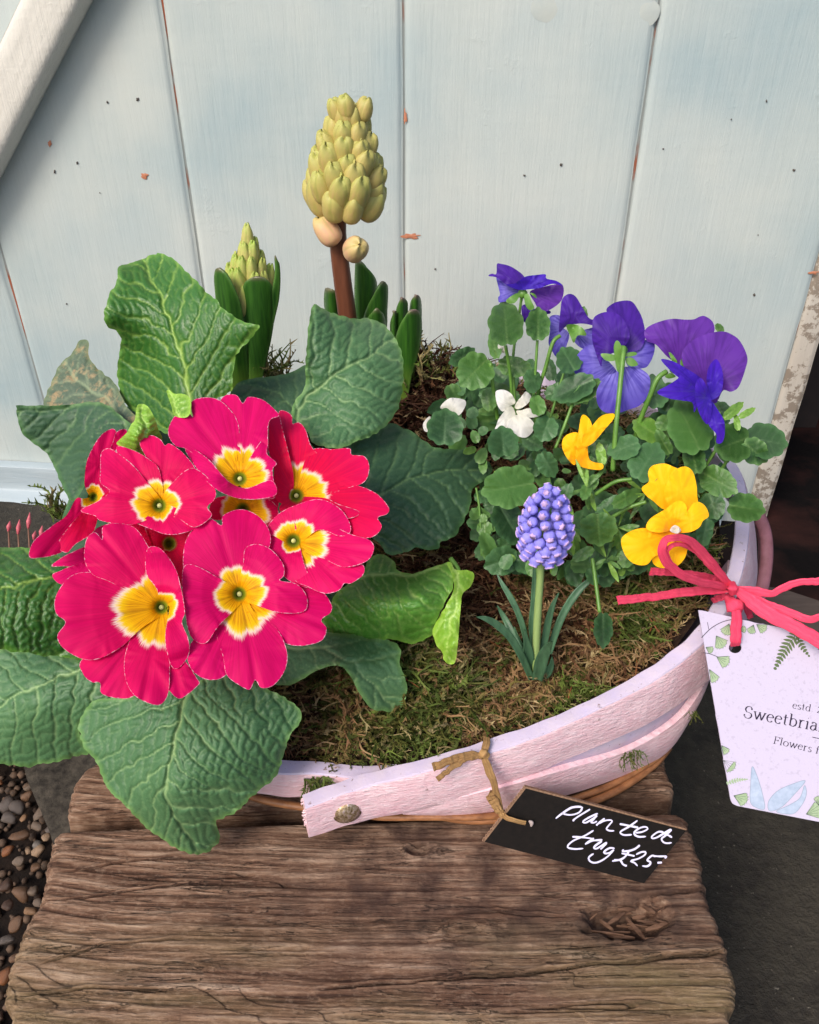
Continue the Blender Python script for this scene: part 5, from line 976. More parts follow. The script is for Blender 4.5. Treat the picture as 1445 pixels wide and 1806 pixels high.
def petal(pts, conv, hub, d, mat, parent, slope=(0, 0), cup=.004, seed=0, ruf=.0017, name='petal', step=3.0):
    O = np.array(conv(pts)); hx, hy = conv([hub])[0]; c = O.mean(0); L = max(np.hypot(O[:, 0] - hx, O[:, 1] - hy))
    def dep(x, y):
        r = np.hypot(x - hx, y - hy) / L; return d + slope[0] * (x - hx) + slope[1] * (y - hy) - cup * np.sin(np.clip(r, 0, 1) * 2.6) + .003 * (fbm(x / 44 + seed, y / 44, seed, 2) - .5)
    def at(V, e):
        th = np.arctan2(V[:, 1] - hy, V[:, 0] - hx); r = np.hypot(V[:, 0] - hx, V[:, 1] - hy) / L; return {'rad': r, 'pc': np.stack([th * 9, r * 1.6, np.full(len(V), seed * 2.7)], -1)}
    return sheet(name, O, dep, mat, parent, step=step, attrs=at, seed=seed, ruf=ruf, n=5)
def core(px, py, d, parent, mat, r=.002, name='flower'):
    bm = bmesh.new(); bmesh.ops.create_icosphere(bm, subdivisions=2, radius=r); V = np.array([v.co[:] for v in bm.verts]) + U(px, py, d); Fc = [[v.index for v in f.verts] for f in bm.faces]; bm.free(); return mk(name, V, Fc, mat, parent)
def sstem(pts, w, parent, name='stem', mat=None):
    C_ = spline(pts, 8); P = U(C_[:, 0], C_[:, 1], C_[:, 2]); r = w * C_[:, 2] / F / 2; return tubeo(name, P, r, mat or vst, parent, 8)
c5 = lambda p: q(3.803, 1040, 500, p); c4 = lambda p: q(1.94, 700, 450, p); c4b = lambda p: q(4.516, 740, 450, p); c8 = lambda p: q(1.889, 680, 850, p)
vio = thing('pansy', 'purple pansy plant with nodding violet flowers seen from behind', 'pansy', UZ(1100, 900, .09))
yel_p = thing('pansy', 'yellow pansy plant with two bright golden flowers', 'pansy', UZ(1120, 960, .09)); whi = thing('viola', 'white viola with small flowers low among the leaves at left', 'viola', UZ(900, 800, .10))
# P1 top left
f = core(922, 518, .485, vio, vst, .003); f['label'] = 'topmost purple flower, seen edge-on from behind'
petal([(615, 175), (628, 250), (642, 315), (628, 335), (632, 375), (665, 372), (740, 355), (800, 290), (760, 240), (690, 220)], c4b, (800, 280), .492, pu2, f, seed=1)
petal([(880, 290), (1000, 250), (1080, 232), (1136, 232), (1150, 290), (1125, 370), (1045, 432), (965, 455), (920, 380)], c4b, (830, 280), .490, pu3, f, seed=2)
petal([(820, 400), (880, 395), (925, 430), (1035, 440), (1030, 470), (900, 460), (862, 530), (832, 530), (815, 470)], c4b, (830, 290), .495, pu1, f, seed=3)
petal([(548, 165), (578, 147), (612, 150), (617, 72), (640, 67), (722, 88), (802, 138), (838, 178), (850, 240), (790, 280), (700, 240), (620, 180)], c4b, (830, 280), .484, pu1, f, seed=4, slope=(0, -.0001))
petal([(690, 235), (760, 225), (840, 172), (930, 158), (1005, 152), (1012, 186), (1092, 205), (1140, 242), (1060, 228), (960, 262), (880, 272), (790, 275)], c4b, (830, 280), .480, pu4, f, seed=5)
for k, p in enumerate([[(690, 360), (740, 320), (790, 300), (795, 330), (760, 380), (710, 385)], [(835, 320), (870, 310), (890, 360), (915, 420), (880, 440), (845, 400)], [(880, 300), (920, 310), (935, 345), (900, 320)]]): petal(p, c4b, (820, 290), .479, vst, f, seed=6 + k, name='sepal', ruf=0)
sstem([(922, 515, .487), (915, 560, .495), (905, 640, .50), (912, 740, .51)], 5, vio)
# P2
f = core(1012, 585, .488, vio, vst, .003); f['label'] = 'second purple flower, half hidden behind the third'
petal([(1038, 492), (1120, 482), (1128, 560), (1190, 620), (1180, 700), (1130, 805), (1092, 812), (1060, 770), (1028, 700), (1040, 600)], c4b, (1200, 580), .497, pu2, f, seed=10)
petal([(1240, 620), (1330, 590), (1420, 580), (1440, 700), (1400, 760), (1290, 740), (1230, 680)], c4b, (1220, 580), .495, pu2, f, seed=11)
petal([(1112, 610), (1125, 420), (1140, 345), (1190, 308), (1245, 330), (1300, 420), (1350, 500), (1398, 520), (1400, 560), (1300, 545), (1200, 555), (1150, 580)], c4b, (1220, 580), .486, pu1, f, seed=12)
petal([(1170, 560), (1240, 552), (1300, 580), (1330, 640), (1260, 640), (1230, 700), (1200, 640)], c4b, (1220, 580), .484, vst, f, seed=13, name='sepal', ruf=0)
sstem([(988, 592, .482), (975, 605, .482), (962, 650, .488), (950, 690, .495), (945, 760, .505)], 7, vio)
# P3
f = core(1098, 618, .470, vio, vst, .003); f['label'] = 'large purple flower showing its back, stem in front'
petal([(605, 395), (617, 342), (665, 306), (700, 340), (745, 385), (752, 415), (700, 430), (640, 424)], c4, (770, 360), .482, pu2, f, seed=20)
petal([(240, 460), (300, 400), (360, 378), (412, 385), (437, 402), (432, 470), (400, 540), (362, 568), (262, 562)], c5, (210, 480), .482, pu2, f, seed=21)
petal([(115, 190), (140, 145), (200, 119), (280, 119), (328, 180), (356, 240), (372, 320), (370, 385), (340, 440), (290, 457), (220, 430), (200, 300)], c5, (215, 480), .478, pu1, f, seed=22, slope=(0, -.00005))
petal([(18, 310), (24, 240), (60, 205), (130, 190), (200, 213), (250, 280), (270, 350), (250, 400), (200, 450), (150, 470), (90, 500), (78, 558), (40, 460), (18, 380)], c5, (215, 480), .472, pu1, f, seed=23)
petal([(170, 600), (200, 570), (250, 558), (340, 572), (398, 618), (407, 680), (380, 770), (330, 822), (250, 850), (200, 866), (110, 866), (60, 822), (45, 750), (60, 688), (110, 622)], c5, (210, 500), .470, pu2, f, seed=24, slope=(0, .00002), cup=.006)
for k, p in enumerate([[(75, 472), (120, 470), (170, 482), (175, 515), (120, 520), (90, 500)], [(240, 470), (300, 458), (318, 478), (250, 492)], [(245, 500), (290, 500), (326, 545), (280, 556), (248, 535)], [(165, 410), (182, 382), (205, 400), (225, 470), (215, 580), (185, 585), (165, 470)]]): petal(p, c5, (215, 490), .464, vst, f, seed=25 + k, name='sepal', ruf=0, cup=.001)
sstem([(1101, 612, .461), (1098, 640, .459), (1092, 700, .458), (1086, 760, .460), (1081, 830, .468)], 9, vio)
# P4
f = core(1190, 650, .47, vio, vst, .003); f['label'] = 'rightmost purple flowers, two crowded together'
petal([(368, 320), (420, 275), (540, 238), (640, 242), (700, 240), (738, 222), (775, 219), (828, 260), (834, 330), (760, 380), (680, 440), (640, 560), (600, 545), (520, 490), (445, 410), (385, 385)], c5, (600, 540), .478, pu3, f, seed=30)
petal([(620, 470), (680, 390), (780, 340), (890, 321), (960, 345), (1012, 390), (1058, 490), (1047, 570), (1002, 690), (950, 726), (895, 718), (850, 802), (800, 780), (700, 700), (640, 580)], c5, (780, 700), .466, pu3, f, seed=31, cup=.008)
petal([(480, 508), (560, 522), (650, 570), (752, 640), (745, 700), (700, 712), (620, 650), (530, 572)], c5, (760, 720), .456, pu4, f, seed=32)
petal([(453, 730), (530, 680), (590, 640), (620, 610), (700, 690), (730, 760), (722, 820), (700, 865), (690, 800), (620, 785), (530, 770)], c5, (760, 720), .452, pu4, f, seed=33)
petal([(785, 660), (800, 560), (850, 508), (887, 570), (897, 660), (880, 735), (840, 775), (805, 770)], c5, (800, 760), .452, pu4, f, seed=34)
petal([(708, 690), (740, 632), (782, 680), (818, 790), (815, 890), (790, 945), (745, 890), (715, 800)], c5, (800, 770), .447, pu4, f, seed=35)
petal([(815, 790), (862, 850), (902, 920), (908, 1000), (890, 1066), (850, 1068), (850, 1010), (800, 950), (802, 880)], c5, (810, 780), .449, pu4, f, seed=36)
for k, p in enumerate([[(530, 460), (560, 480), (590, 530), (560, 530)], [(610, 520), (630, 500), (642, 555), (615, 560)], [(505, 620), (545, 600), (580, 625), (530, 638)]]): petal(p, c5, (560, 560), .462, vst, f, seed=37 + k, name='sepal', ruf=0)
sstem([(1176, 655, .462), (1160, 668, .462), (1146, 700, .466), (1128, 745, .475), (1118, 790, .485)], 9, vio)
# yellow
f = core(1155, 935, .43, yel_p, vst, .002); f['label'] = 'large golden-yellow flower by the coral bow'
petal([(350, 1372), (398, 1328), (392, 1270), (420, 1223), (500, 1207), (560, 1228), (600, 1255), (570, 1330), (560, 1420), (570, 1500), (500, 1516), (430, 1462), (378, 1420)], c5, (560, 1600), .438, ye, f, seed=40)
petal([(500, 1400), (530, 1318), (580, 1250), (640, 1227), (692, 1260), (717, 1350), (722, 1420), (722, 1500), (640, 1540), (560, 1530), (518, 1470)], c5, (590, 1600), .434, ye, f, seed=41)
petal([(785, 200), (800, 174), (850, 154), (920, 160), (975, 175), (940, 225), (895, 250), (870, 276), (830, 273), (800, 246)], c8, (965, 165), .428, ye, f, seed=42)
petal([(888, 250), (900, 200), (960, 170), (1004, 185), (1003, 240), (975, 278), (925, 287), (895, 275)], c8, (965, 160), .431, ye, f, seed=43)
petal([(868, 148), (885, 120), (930, 92), (975, 62), (1003, 80), (1000, 120), (975, 150), (925, 168), (882, 164)], c8, (965, 160), .424, ye, f, seed=44)
petal([(955, 165), (970, 135), (1000, 105), (1030, 68), (1062, 76), (1078, 112), (1058, 130), (1045, 152), (1010, 168)], c8, (965, 160), .421, ye, f, seed=45)
petal([(948, 162), (960, 145), (975, 148), (985, 162), (970, 172)], c8, (965, 160), .4195, wh, f, seed=46, ruf=0, name='flower_eye')
f = core(1028, 795, .468, yel_p, vst, .002); f['label'] = 'smaller yellow flower seen from the side, deep in the leaves'
petal([(565, 652), (575, 620), (608, 606), (630, 618), (622, 660), (610, 718), (580, 690)], c4, (640, 700), .472, ye, f, seed=50)
petal([(630, 556), (642, 546), (660, 562), (668, 590), (655, 640), (660, 700), (705, 715), (695, 735), (625, 722), (612, 690), (620, 620)], c4, (640, 700), .467, ye, f, seed=51)
petal([(640, 655), (635, 622), (665, 588), (700, 550), (742, 542), (742, 560), (712, 596), (672, 642)], c4, (640, 690), .461, ye, f, seed=52)
# white
f = core(905, 720, .492, whi, vst, .002); f['label'] = 'white flower in full view'
petal([(605, 1100), (625, 1075), (680, 1074), (735, 1108), (765, 1175), (720, 1202), (665, 1246), (620, 1192)], c4b, (760, 1220), .488, wh, f, seed=60)
petal([(775, 1170), (815, 1122), (850, 1085), (892, 1132), (855, 1190), (795, 1225), (758, 1215)], c4b, (760, 1220), .489, wh, f, seed=61)
petal([(770, 1240), (812, 1235), (870, 1218), (940, 1230), (977, 1262), (920, 1292), (850, 1292), (790, 1275)], c4b, (760, 1230), .487, wh, f, seed=62)
petal([(612, 1356), (640, 1290), (722, 1203), (758, 1240), (762, 1290), (722, 1345), (650, 1420), (600, 1400)], c4b, (760, 1230), .485, wh, f, seed=63)
petal([(700, 1330), (780, 1270), (862, 1288), (912, 1340), (905, 1400), (850, 1452), (780, 1440), (715, 1400)], c4b, (765, 1230), .483, wh, f, seed=64)
f = core(790, 735, .50, whi, vst, .002); f['label'] = 'white flower half hidden behind a round leaf'
petal([(165, 1218), (210, 1158), (262, 1136), (352, 1150), (372, 1180), (352, 1232), (308, 1278), (250, 1240)], c4b, (220, 1280), .505, wh, f, seed=65)
petal([(28, 1345), (60, 1298), (90, 1290), (80, 1400), (40, 1400)], c4b, (120, 1330), .506, wh, f, seed=66)
f = petal([(628, 702), (645, 692), (668, 705), (680, 742), (712, 742), (692, 778), (648, 772), (626, 745)], c4b, (660, 780), .490, wh, whi, seed=67, name='flower_bud')
# ------------------------------------------------------------------ pansy leaves
VL = [mat_leaf('viola_leaf_a', '#1d3c13', '#305622', '#4f7a34', '#8aa862', '#6a9450', .42), mat_leaf('viola_leaf_b', '#19341a', '#2a4c27', '#446c3c', '#7f9f70', '#54804c', .45), mat_leaf('viola_leaf_c', '#3a5f20', '#55852c', '#6f9f3c', '#a9c46c', '#86ae4c', .40)]
def vleaf(cx, cy, L, w, ang, d, parent, m=0, seed=0, cr=.11, tilt=None, step=3.0, name='leaf', narrow=False):
    a = math.radians(ang); ax = np.array([math.cos(a), -math.sin(a)]); pr = np.array([-ax[1], ax[0]]); rs = np.random.RandomState(seed * 7 + 3)
    ts = [(-.5, 0), (-.47, .22), (-.36, .40), (-.15, .5), (.1, .48), (.3, .37), (.43, .2), (.5, 0)] if not narrow else [(-.5, .04), (-.2, .3), (.1, .45), (.35, .28), (.5, 0)]
    S = spline(ts + [(x, -y) for x, y in ts[-2:0:-1]], 8, True)
    O = np.array([cx, cy]) + S[:, :1] * ax * L + S[:, 1:] * pr * w
    k = np.arange(len(O)); nrm = (O - [cx, cy]); r = np.linalg.norm(nrm, axis=1)[:, None]; ph = k / len(O) * (9 if not narrow else 0)
    amp = cr * (1 - .0 * k); mod = 1 + amp[:, None] * (np.abs(np.sin(ph * np.pi))[:, None] - .6) * (1.0) + .04 * (vn(k * .15, seed, seed) - .5)[:, None]
    O = np.array([cx, cy]) + nrm * mod
    g = tilt if tilt is not None else (rs.uniform(-.00025, .00025), rs.uniform(-.00040, .00005))
    fold = rs.uniform(.10, .35) * (1 if rs.rand() < .8 else -1)
    def dep(x, y):
        u = ((x - cx) * ax[0] + (y - cy) * ax[1]); v = ((x - cx) * pr[0] + (y - cy) * pr[1]); s = d / F
        return d + g[0] * (x - cx) + g[1] * (y - cy) - fold * np.abs(v) * s * 1.2 + .25 * s * u * u / L
    def hf(V, e):
        u = ((V[:, 0] - cx) * ax[0] + (V[:, 1] - cy) * ax[1]) / L + .5; v = ((V[:, 0] - cx) * pr[0] + (V[:, 1] - cy) * pr[1]) / (w / 2 + 1e-6)
        ph = (u - np.abs(v) * .22) * 5.2; fr_ = np.abs((ph % 1) - .5); lat = np.exp(-((.5 - fr_) * L / 5.2 / 1.3)**2) * .13
        v1 = np.exp(-(v * w / 2 / 1.3)**2) * .6 * np.clip(1.1 - u, 0, 1); return .0005 * (fbm(V[:, 0] / 9, V[:, 1] / 9, seed) - .5) - .0004 * v1, {'vein': np.clip(v1 + lat, 0, 1), 'tone': np.full(len(V), rs.uniform(0, .85))}
    return sheet(name, O, dep, VL[m], parent, step=step, hf=hf, seed=seed, keep=True, ruf=.0018)
tr_l = [ # cx, cy, length, width, angle, depth, mat, plant
 (892, 570, 78, 62, 95, .476, 0, 'v'), (949, 571, 58, 43, 90, .478, 0, 'v'), (837, 656, 68, 64, 225, .488, 0, 'w'), (816, 630, 52, 30, 205, .494, 1, 'w'), (909, 647, 62, 36, 350, .492, 0, 'v'), (872, 608, 50, 22, 100, .488, 0, 'v'),
 (1003, 634, 48, 46, 120, .475, 1, 'v'), (1011, 686, 82, 44, 205, .472, 1, 'v'), (1035, 690, 60, 32, 215, .470, 0, 'v'), (785, 753, 64, 64, 88, .487, 1, 'w'), (887, 778, 54, 54, 95, .476, 1, 'w'), (897, 860, 96, 74, 190, .455, 0, 'w'),
 (962, 757, 46, 44, 250, .475, 1, 'w'), (966, 820, 50, 36, 300, .468, 1, 'v'), (948, 714, 38, 28, 110, .474, 0, 'v'), (940, 672, 32, 42, 0, .482, 1, 'v'), (1056, 934, 58, 66, 275, .440, 0, 'v'), (1142, 814, 74, 62, 60, .450, 1, 'v'),
 (1100, 790, 60, 42, 200, .458, 1, 'v'), (1215, 752, 100, 74, 115, .456, 0, 'v'), (1224, 806, 60, 40, 100, .452, 0, 'v'), (1292, 782, 66, 70, 200, .462, 0, 'v'), (1352, 778, 76, 62, 350, .475, 1, 'v'), (1332, 797, 54, 46, 320, .466, 0, 'v'),
 (1317, 896, 66, 52, 350, .452, 0, 'v'), (1268, 850, 74, 50, 330, .450, 0, 'v'), (1258, 892, 50, 44, 290, .447, 1, 'v'), (1243, 938, 56, 30, 260, .450, 1, 'v'), (1294, 724, 46, 18, 40, .470, 2, 'v'), (1030, 555, 14, 30, 0, .49, 0, 'v'),
 (901, 925, 84, 56, 300, .470, 1, 'w'), (884, 990, 62, 50, 200, .468, 1, 'w'), (930, 990, 48, 44, 350, .470, 1, 'w'), (855, 933, 28, 28, 270, .478, 0, 'w'), (838, 906, 22, 22, 120, .478, 0, 'w'), (869, 930, 16, 16, 20, .477, 0, 'w'), (852, 914, 16, 16, 90, .477, 0, 'w'),
 (1142, 757, 58, 40, 150, .470, 2, 'v'), (1170, 745, 30, 26, 60, .472, 0, 'v'), (1106, 878, 58, 26, 30, .452, 0, 'y'), (1074, 890, 54, 22, 210, .458, 1, 'y'), (1064, 1112, 62, 34, 270, .437, 1, 'v'), (1028, 978, 44, 20, 210, .444, 0, 'y'), (1045, 850, 30, 22, 60, .46, 0, 'y'), (1033, 868, 30, 20, 250, .458, 0, 'y'),
 (862, 705, 40, 26, 100, .50, 0, 'w'), (838, 770, 24, 16, 110, .49, 0, 'w'), (985, 690, 50, 30, 20, .49, 1, 'v'), (1180, 700, 60, 50, 170, .478, 1, 'v'), (1155, 690, 60, 46, 100, .482, 1, 'v'), (1230, 840, 60, 50, 60, .462, 1, 'v'), (940, 780, 40, 30, 330, .48, 1, 'w'), (998, 870, 40, 24, 60, .46, 1, 'y'),
 (1170, 780, 50, 24, 120, .462, 0, 'v'), (1085, 720, 50, 30, 200, .482, 1, 'v'), (1300, 745, 30, 12, 100, .468, 2, 'v'), (1318, 728, 34, 12, 30, .466, 2, 'v'), (1060, 800, 40, 18, 100, .466, 2, 'y'), (1235, 705, 24, 16, 60, .468, 0, 'v'), (1270, 580, 14, 22, 30, .48, 0, 'v')]
PL = {'v': vio, 'w': whi, 'y': yel_p}
for k, (x, y, L, w, a_, d, m_, p_) in enumerate(tr_l): vleaf(x, y, L, w, a_, d, PL[p_], m_, 100 + k)
# filler leaves deeper in the mound
rs = np.random.RandomState(5)
region = np.array([(760, 720), (820, 660), (900, 640), (1000, 650), (1060, 700), (1180, 690), (1270, 700), (1290, 800), (1270, 900), (1230, 960), (1150, 1000), (1060, 1020), (960, 1010), (870, 1000), (830, 930), (860, 830), (780, 780)], float)
cnt = 0
while cnt < 240:
    x, y = rs.uniform(760, 1300), rs.uniform(640, 1020)
    if not inside(np.array([[x, y]]), region)[0]: continue
    top = float(dz(x, y, .115)); dd = min(top - .004, .455 + .09 * (1000 - y) / 350 + rs.uniform(.0, .045))
    L = rs.uniform(20, 50); vleaf(x, y, L, L * rs.uniform(.5, .9), rs.uniform(0, 360), dd, [vio, whi, yel_p][0 if x > 1000 and y < 850 else (2 if x > 980 else 1)], int(rs.choice([0, 1, 1, 1])), 300 + cnt, step=4.5); cnt += 1
cnt = 0
while cnt < 100:
    x, y = rs.uniform(790, 1290), rs.uniform(660, 1010)
    if not inside(np.array([[x, y]]), region)[0]: continue
    L = rs.uniform(16, 36); vleaf(x, y, L, L * rs.uniform(.45, .85), rs.uniform(0, 360), min(float(dz(x, y, .125)) - .006, .456 + .085 * (1000 - y) / 350 + rs.uniform(-.002, .016)), [vio, whi, yel_p][0 if x > 1000 and y < 850 else (2 if x > 980 else 1)], int(rs.choice([0, 0, 1, 2])), 800 + cnt, step=4); cnt += 1
# narrow stipule leaves radiating low in the middle
for k in range(70):
    cx, cy = [(1070, 985), (1035, 860), (1140, 870), (1010, 930), (1090, 930), (1235, 880)][k % 6]; a_ = rs.uniform(0, 360); L = rs.uniform(24, 60); r_ = L * .5
    vleaf(cx + r_ * math.cos(math.radians(a_)), cy - r_ * math.sin(math.radians(a_)), L, rs.uniform(6, 12), a_, .452 + rs.uniform(-.004, .02) + (1000 - cy) / 350 * .015, [yel_p, vio][k % 2], int(rs.choice([0, 2])), 600 + k, narrow=True, step=4, name='stipule')
for pts, w, p_ in [([(948, 600, .480), (945, 650, .485), (940, 720, .495)], 5, vio), ([(892, 610, .478), (900, 660, .488), (905, 720, .50)], 6, vio), ([(865, 640, .49), (872, 700, .5), (878, 740, .51)], 7, whi), ([(1115, 845, .455), (1085, 850, .458), (1050, 872, .465)], 7, vio), ([(1140, 885, .447), (1110, 895, .45), (1080, 912, .455)], 7, yel_p),
                   ([(1010, 712, .475), (998, 745, .475), (980, 790, .478)], 6, vio), ([(1045, 985, .445), (1050, 1020, .442), (1058, 1080, .438)], 7, vio), ([(1265, 790, .462), (1240, 830, .468), (1215, 870, .475)], 6, vio), ([(1290, 800, .460), (1262, 845, .468), (1235, 880, .478)], 6, vio), ([(1175, 850, .452), (1165, 900, .46), (1150, 950, .468)], 7, vio), ([(840, 860, .478), (846, 900, .478), (850, 980, .48)], 4, whi), ([(1000, 640, .48), (985, 690, .485), (970, 740, .49)], 5, vio), ([(795, 985, .47), (806, 1000, .466), (812, 1015, .462)], 9, prim)]: sstem(pts, w, p_)

# ================================================================== TIES AND TAGS
def mat_strand(name, c1, c2, tr=.12):
    m = M(name, .6, .2); ac = m.attr('ac'); cv = m.n('CombineXYZ'); m.l(ac, cv.inputs[0]); m.l(m.noise(m.co('Object'), 60, 2), cv.inputs[1]); n = m.noise(cv.outputs[0], 4.5, 4, .7); n2 = m.noise(m.co('Object'), 500, 3)
    m.col(m.mix(m.mr(n, .35, .65), c1, c2)); m.bump(n, .0006, .9); m.bump(n2, .0002, .5); m.trans(tr); return m.m
coral = mat_strand('coral_raffia', '#fc5a78', '#e83c60')
acr = lambda V, Fc: np.tile(np.abs(np.arange(int(Fc[0][3] - Fc[0][0])) - .5), len(V) // int(Fc[0][3] - Fc[0][0]))
bow = thing('raffia_bow', 'coral pink raffia ribbon tied in a loose bow on the trug rim', 'ribbon', U(1294, 1040, .462))
cb = lambda p: [(x / 3.115 + 1045, y / 3.115 + 900, d, w / 3.115) for x, y, d, w in p]
for k, (p, pf) in enumerate([
    ([(750, 432, .455, 30), (690, 436, .452, 40), (520, 450, .445, 40), (330, 475, .438, 36), (140, 496, .430, 40)], CREASE),
    ([(755, 420, .457, 22), (680, 378, .455, 30), (560, 352, .440, 28), (420, 342, .430, 30), (318, 335, .422, 36)], CREASE),
    ([(760, 412, .455, 28), (700, 345, .444, 40), (620, 250, .430, 44), (540, 170, .418, 38), (460, 148, .411, 32), (395, 172, .408, 34), (382, 235, .410, 40), (425, 305, .415, 42), (530, 372, .425, 40), (650, 405, .440, 36), (755, 425, .455, 26)], CREASE),
    ([(745, 400, .456, 18), (660, 320, .440, 26), (580, 235, .428, 24), (500, 190, .417, 20), (440, 195, .413, 20), (408, 235, .413, 22), (440, 310, .416, 22)], FLAT),
    ([(795, 430, .455, 24), (900, 445, .450, 40), (985, 458, .446, 30), (1060, 420, .442, 34), (1150, 395, .438, 30), (1260, 390, .434, 34), (1400, 372, .430, 36)], CREASE),
    ([(795, 438, .453, 36), (870, 495, .447, 60), (960, 565, .442, 66), (1080, 625, .437, 60), (1200, 690, .432, 62), (1330, 770, .428, 56), (1460, 840, .424, 50)], CREASE),
    ([(800, 432, .454, 22), (940, 505, .446, 34), (1080, 560, .439, 36), (1190, 600, .434, 34), (1250, 585, .431, 30), (1350, 545, .428, 30)], CREASE),
    ([(800, 470, .468, 26), (840, 520, .472, 30), (870, 590, .478, 26)], FLAT),
    ([(770, 470, .462, 30), (700, 480, .466, 30), (660, 500, .474, 26)], FLAT)]):
    V_, F_ = pband(cb(p), pf, .0005, 80, .0006, k, 1.22); mk('ribbon_strand', V_, F_, coral, bow, attrs={'ac': acr(V_, F_)})
for (p, w0) in [([(772, 388, .452, 44), (775, 430, .446, 54), (772, 470, .452, 40)], 1), ([(735, 470, .458, 40), (765, 505, .450, 96), (800, 540, .449, 90), (800, 575, .455, 50)], 1)]:
    V_, F_ = pband(cb(p), [(-1, -.9), (-.7, -.2), (-.3, .05), (.1, -.06), (.5, .06), (.8, -.25), (1, -.9)], .001, 20, .0006, 4); mk('knot', V_, F_, coral, bow, attrs={'ac': acr(V_, F_)})
V_, F_ = pband(cb([(792, 545, .4495, 46), (792, 600, .4465, 52), (790, 660, .4435, 54), (787, 715, .4425, 52), (787, 745, .446, 46)]), CREASE, .0005, 30, .0006, 7, 1.1); mk('ribbon_strand', V_, F_, coral, bow, attrs={'ac': acr(V_, F_)})
# gift tag
upt, tn = plane3((1232, 1076, .4515), (1288, 1416, .430), (1445, 1110, .447))
tagm = M('speckled_card', .7, .25); c = tagm.co('Object'); n1 = tagm.noise(c, 420, 4, .6); n2 = tagm.noise(c, 1500, 2, .5); b = tagm.mix(tagm.mr(n1, .58, .66, 0, .35), '#bcb3c6', '#9a92a4'); b = tagm.mix(tagm.mr(n2, .68, .74, 0, .5), b, '#8f8896'); tagm.col(b); tagm.bump(n1, .0002, .5); tagm = tagm.m
gift = thing('gift_tag', 'speckled white card gift tag printed with ferns and hanging from the coral ribbon', 'gift tag', upt(1290, 1140))
cardo = [(1232, 1076), (1238, 1076.6), (1445, 1122), (1634, 1163), (1640, 1168), (1706, 1494), (1700, 1500), (1445, 1449.5), (1301, 1421.5), (1293, 1418), (1289, 1411)]
V, T, B = cdt(cardo, 6, [(1297, 1142.5, 11.5, 9.5)], keep=True)
P = upt(V[:, 0], V[:, 1]); o = mk('card', P, T.astype(int), tagm, gift, smooth=False); m = o.modifiers.new('thickness', 'SOLIDIFY'); m.thickness = .0008; m.offset = -1 if (np.cross(P[T[0][1]] - P[T[0][0]], P[T[0][2]] - P[T[0][0]]) @ tn) > 0 else 1
ink = mat_simple('dark_print', '#2a2338', '#2a2338', 100, .7, .2, 0); olive = mat_simple('printed_green', '#a3b392', '#8aa07c', 500, .7, .2, 0); olived = mat_simple('printed_fern_green', '#5f6f4a', '#4f5d3e', 500, .7, .2, 0); greyb = mat_simple('printed_grey_blue', '#aeb9cb', '#94a2b6', 260, .7, .2, 0); outl = mat_simple('printed_outline', '#4c5a50', '#4c5a50', 100, .7, .2, 0)
def strokes(lines, up, lift, m, name, parent, closed=False):
    """lines = [(pts, width_fn or width px)] -> flat ink ribbons on a plane"""
    parts = []
    for pts, w in lines:
        S = np.asarray(pts, float); t = np.gradient(S, axis=0); t /= np.linalg.norm(t, axis=1)[:, None] + 1e-9; n_ = np.stack([-t[:, 1], t[:, 0]], -1)
        ww = w(t) if callable(w) else np.broadcast_to(w, (len(S),)); A = S + n_ * ww[:, None] / 2; B_ = S - n_ * ww[:, None] / 2
        V = np.stack([up(A[:, 0], A[:, 1], lift), up(B_[:, 0], B_[:, 1], lift)], 1).reshape(-1, 3); parts.append((V, grid_faces(len(S), 2)))
        lift += 2e-6
    V, Fc = merge(parts); return mk(name, V, Fc, m, parent, smooth=False)
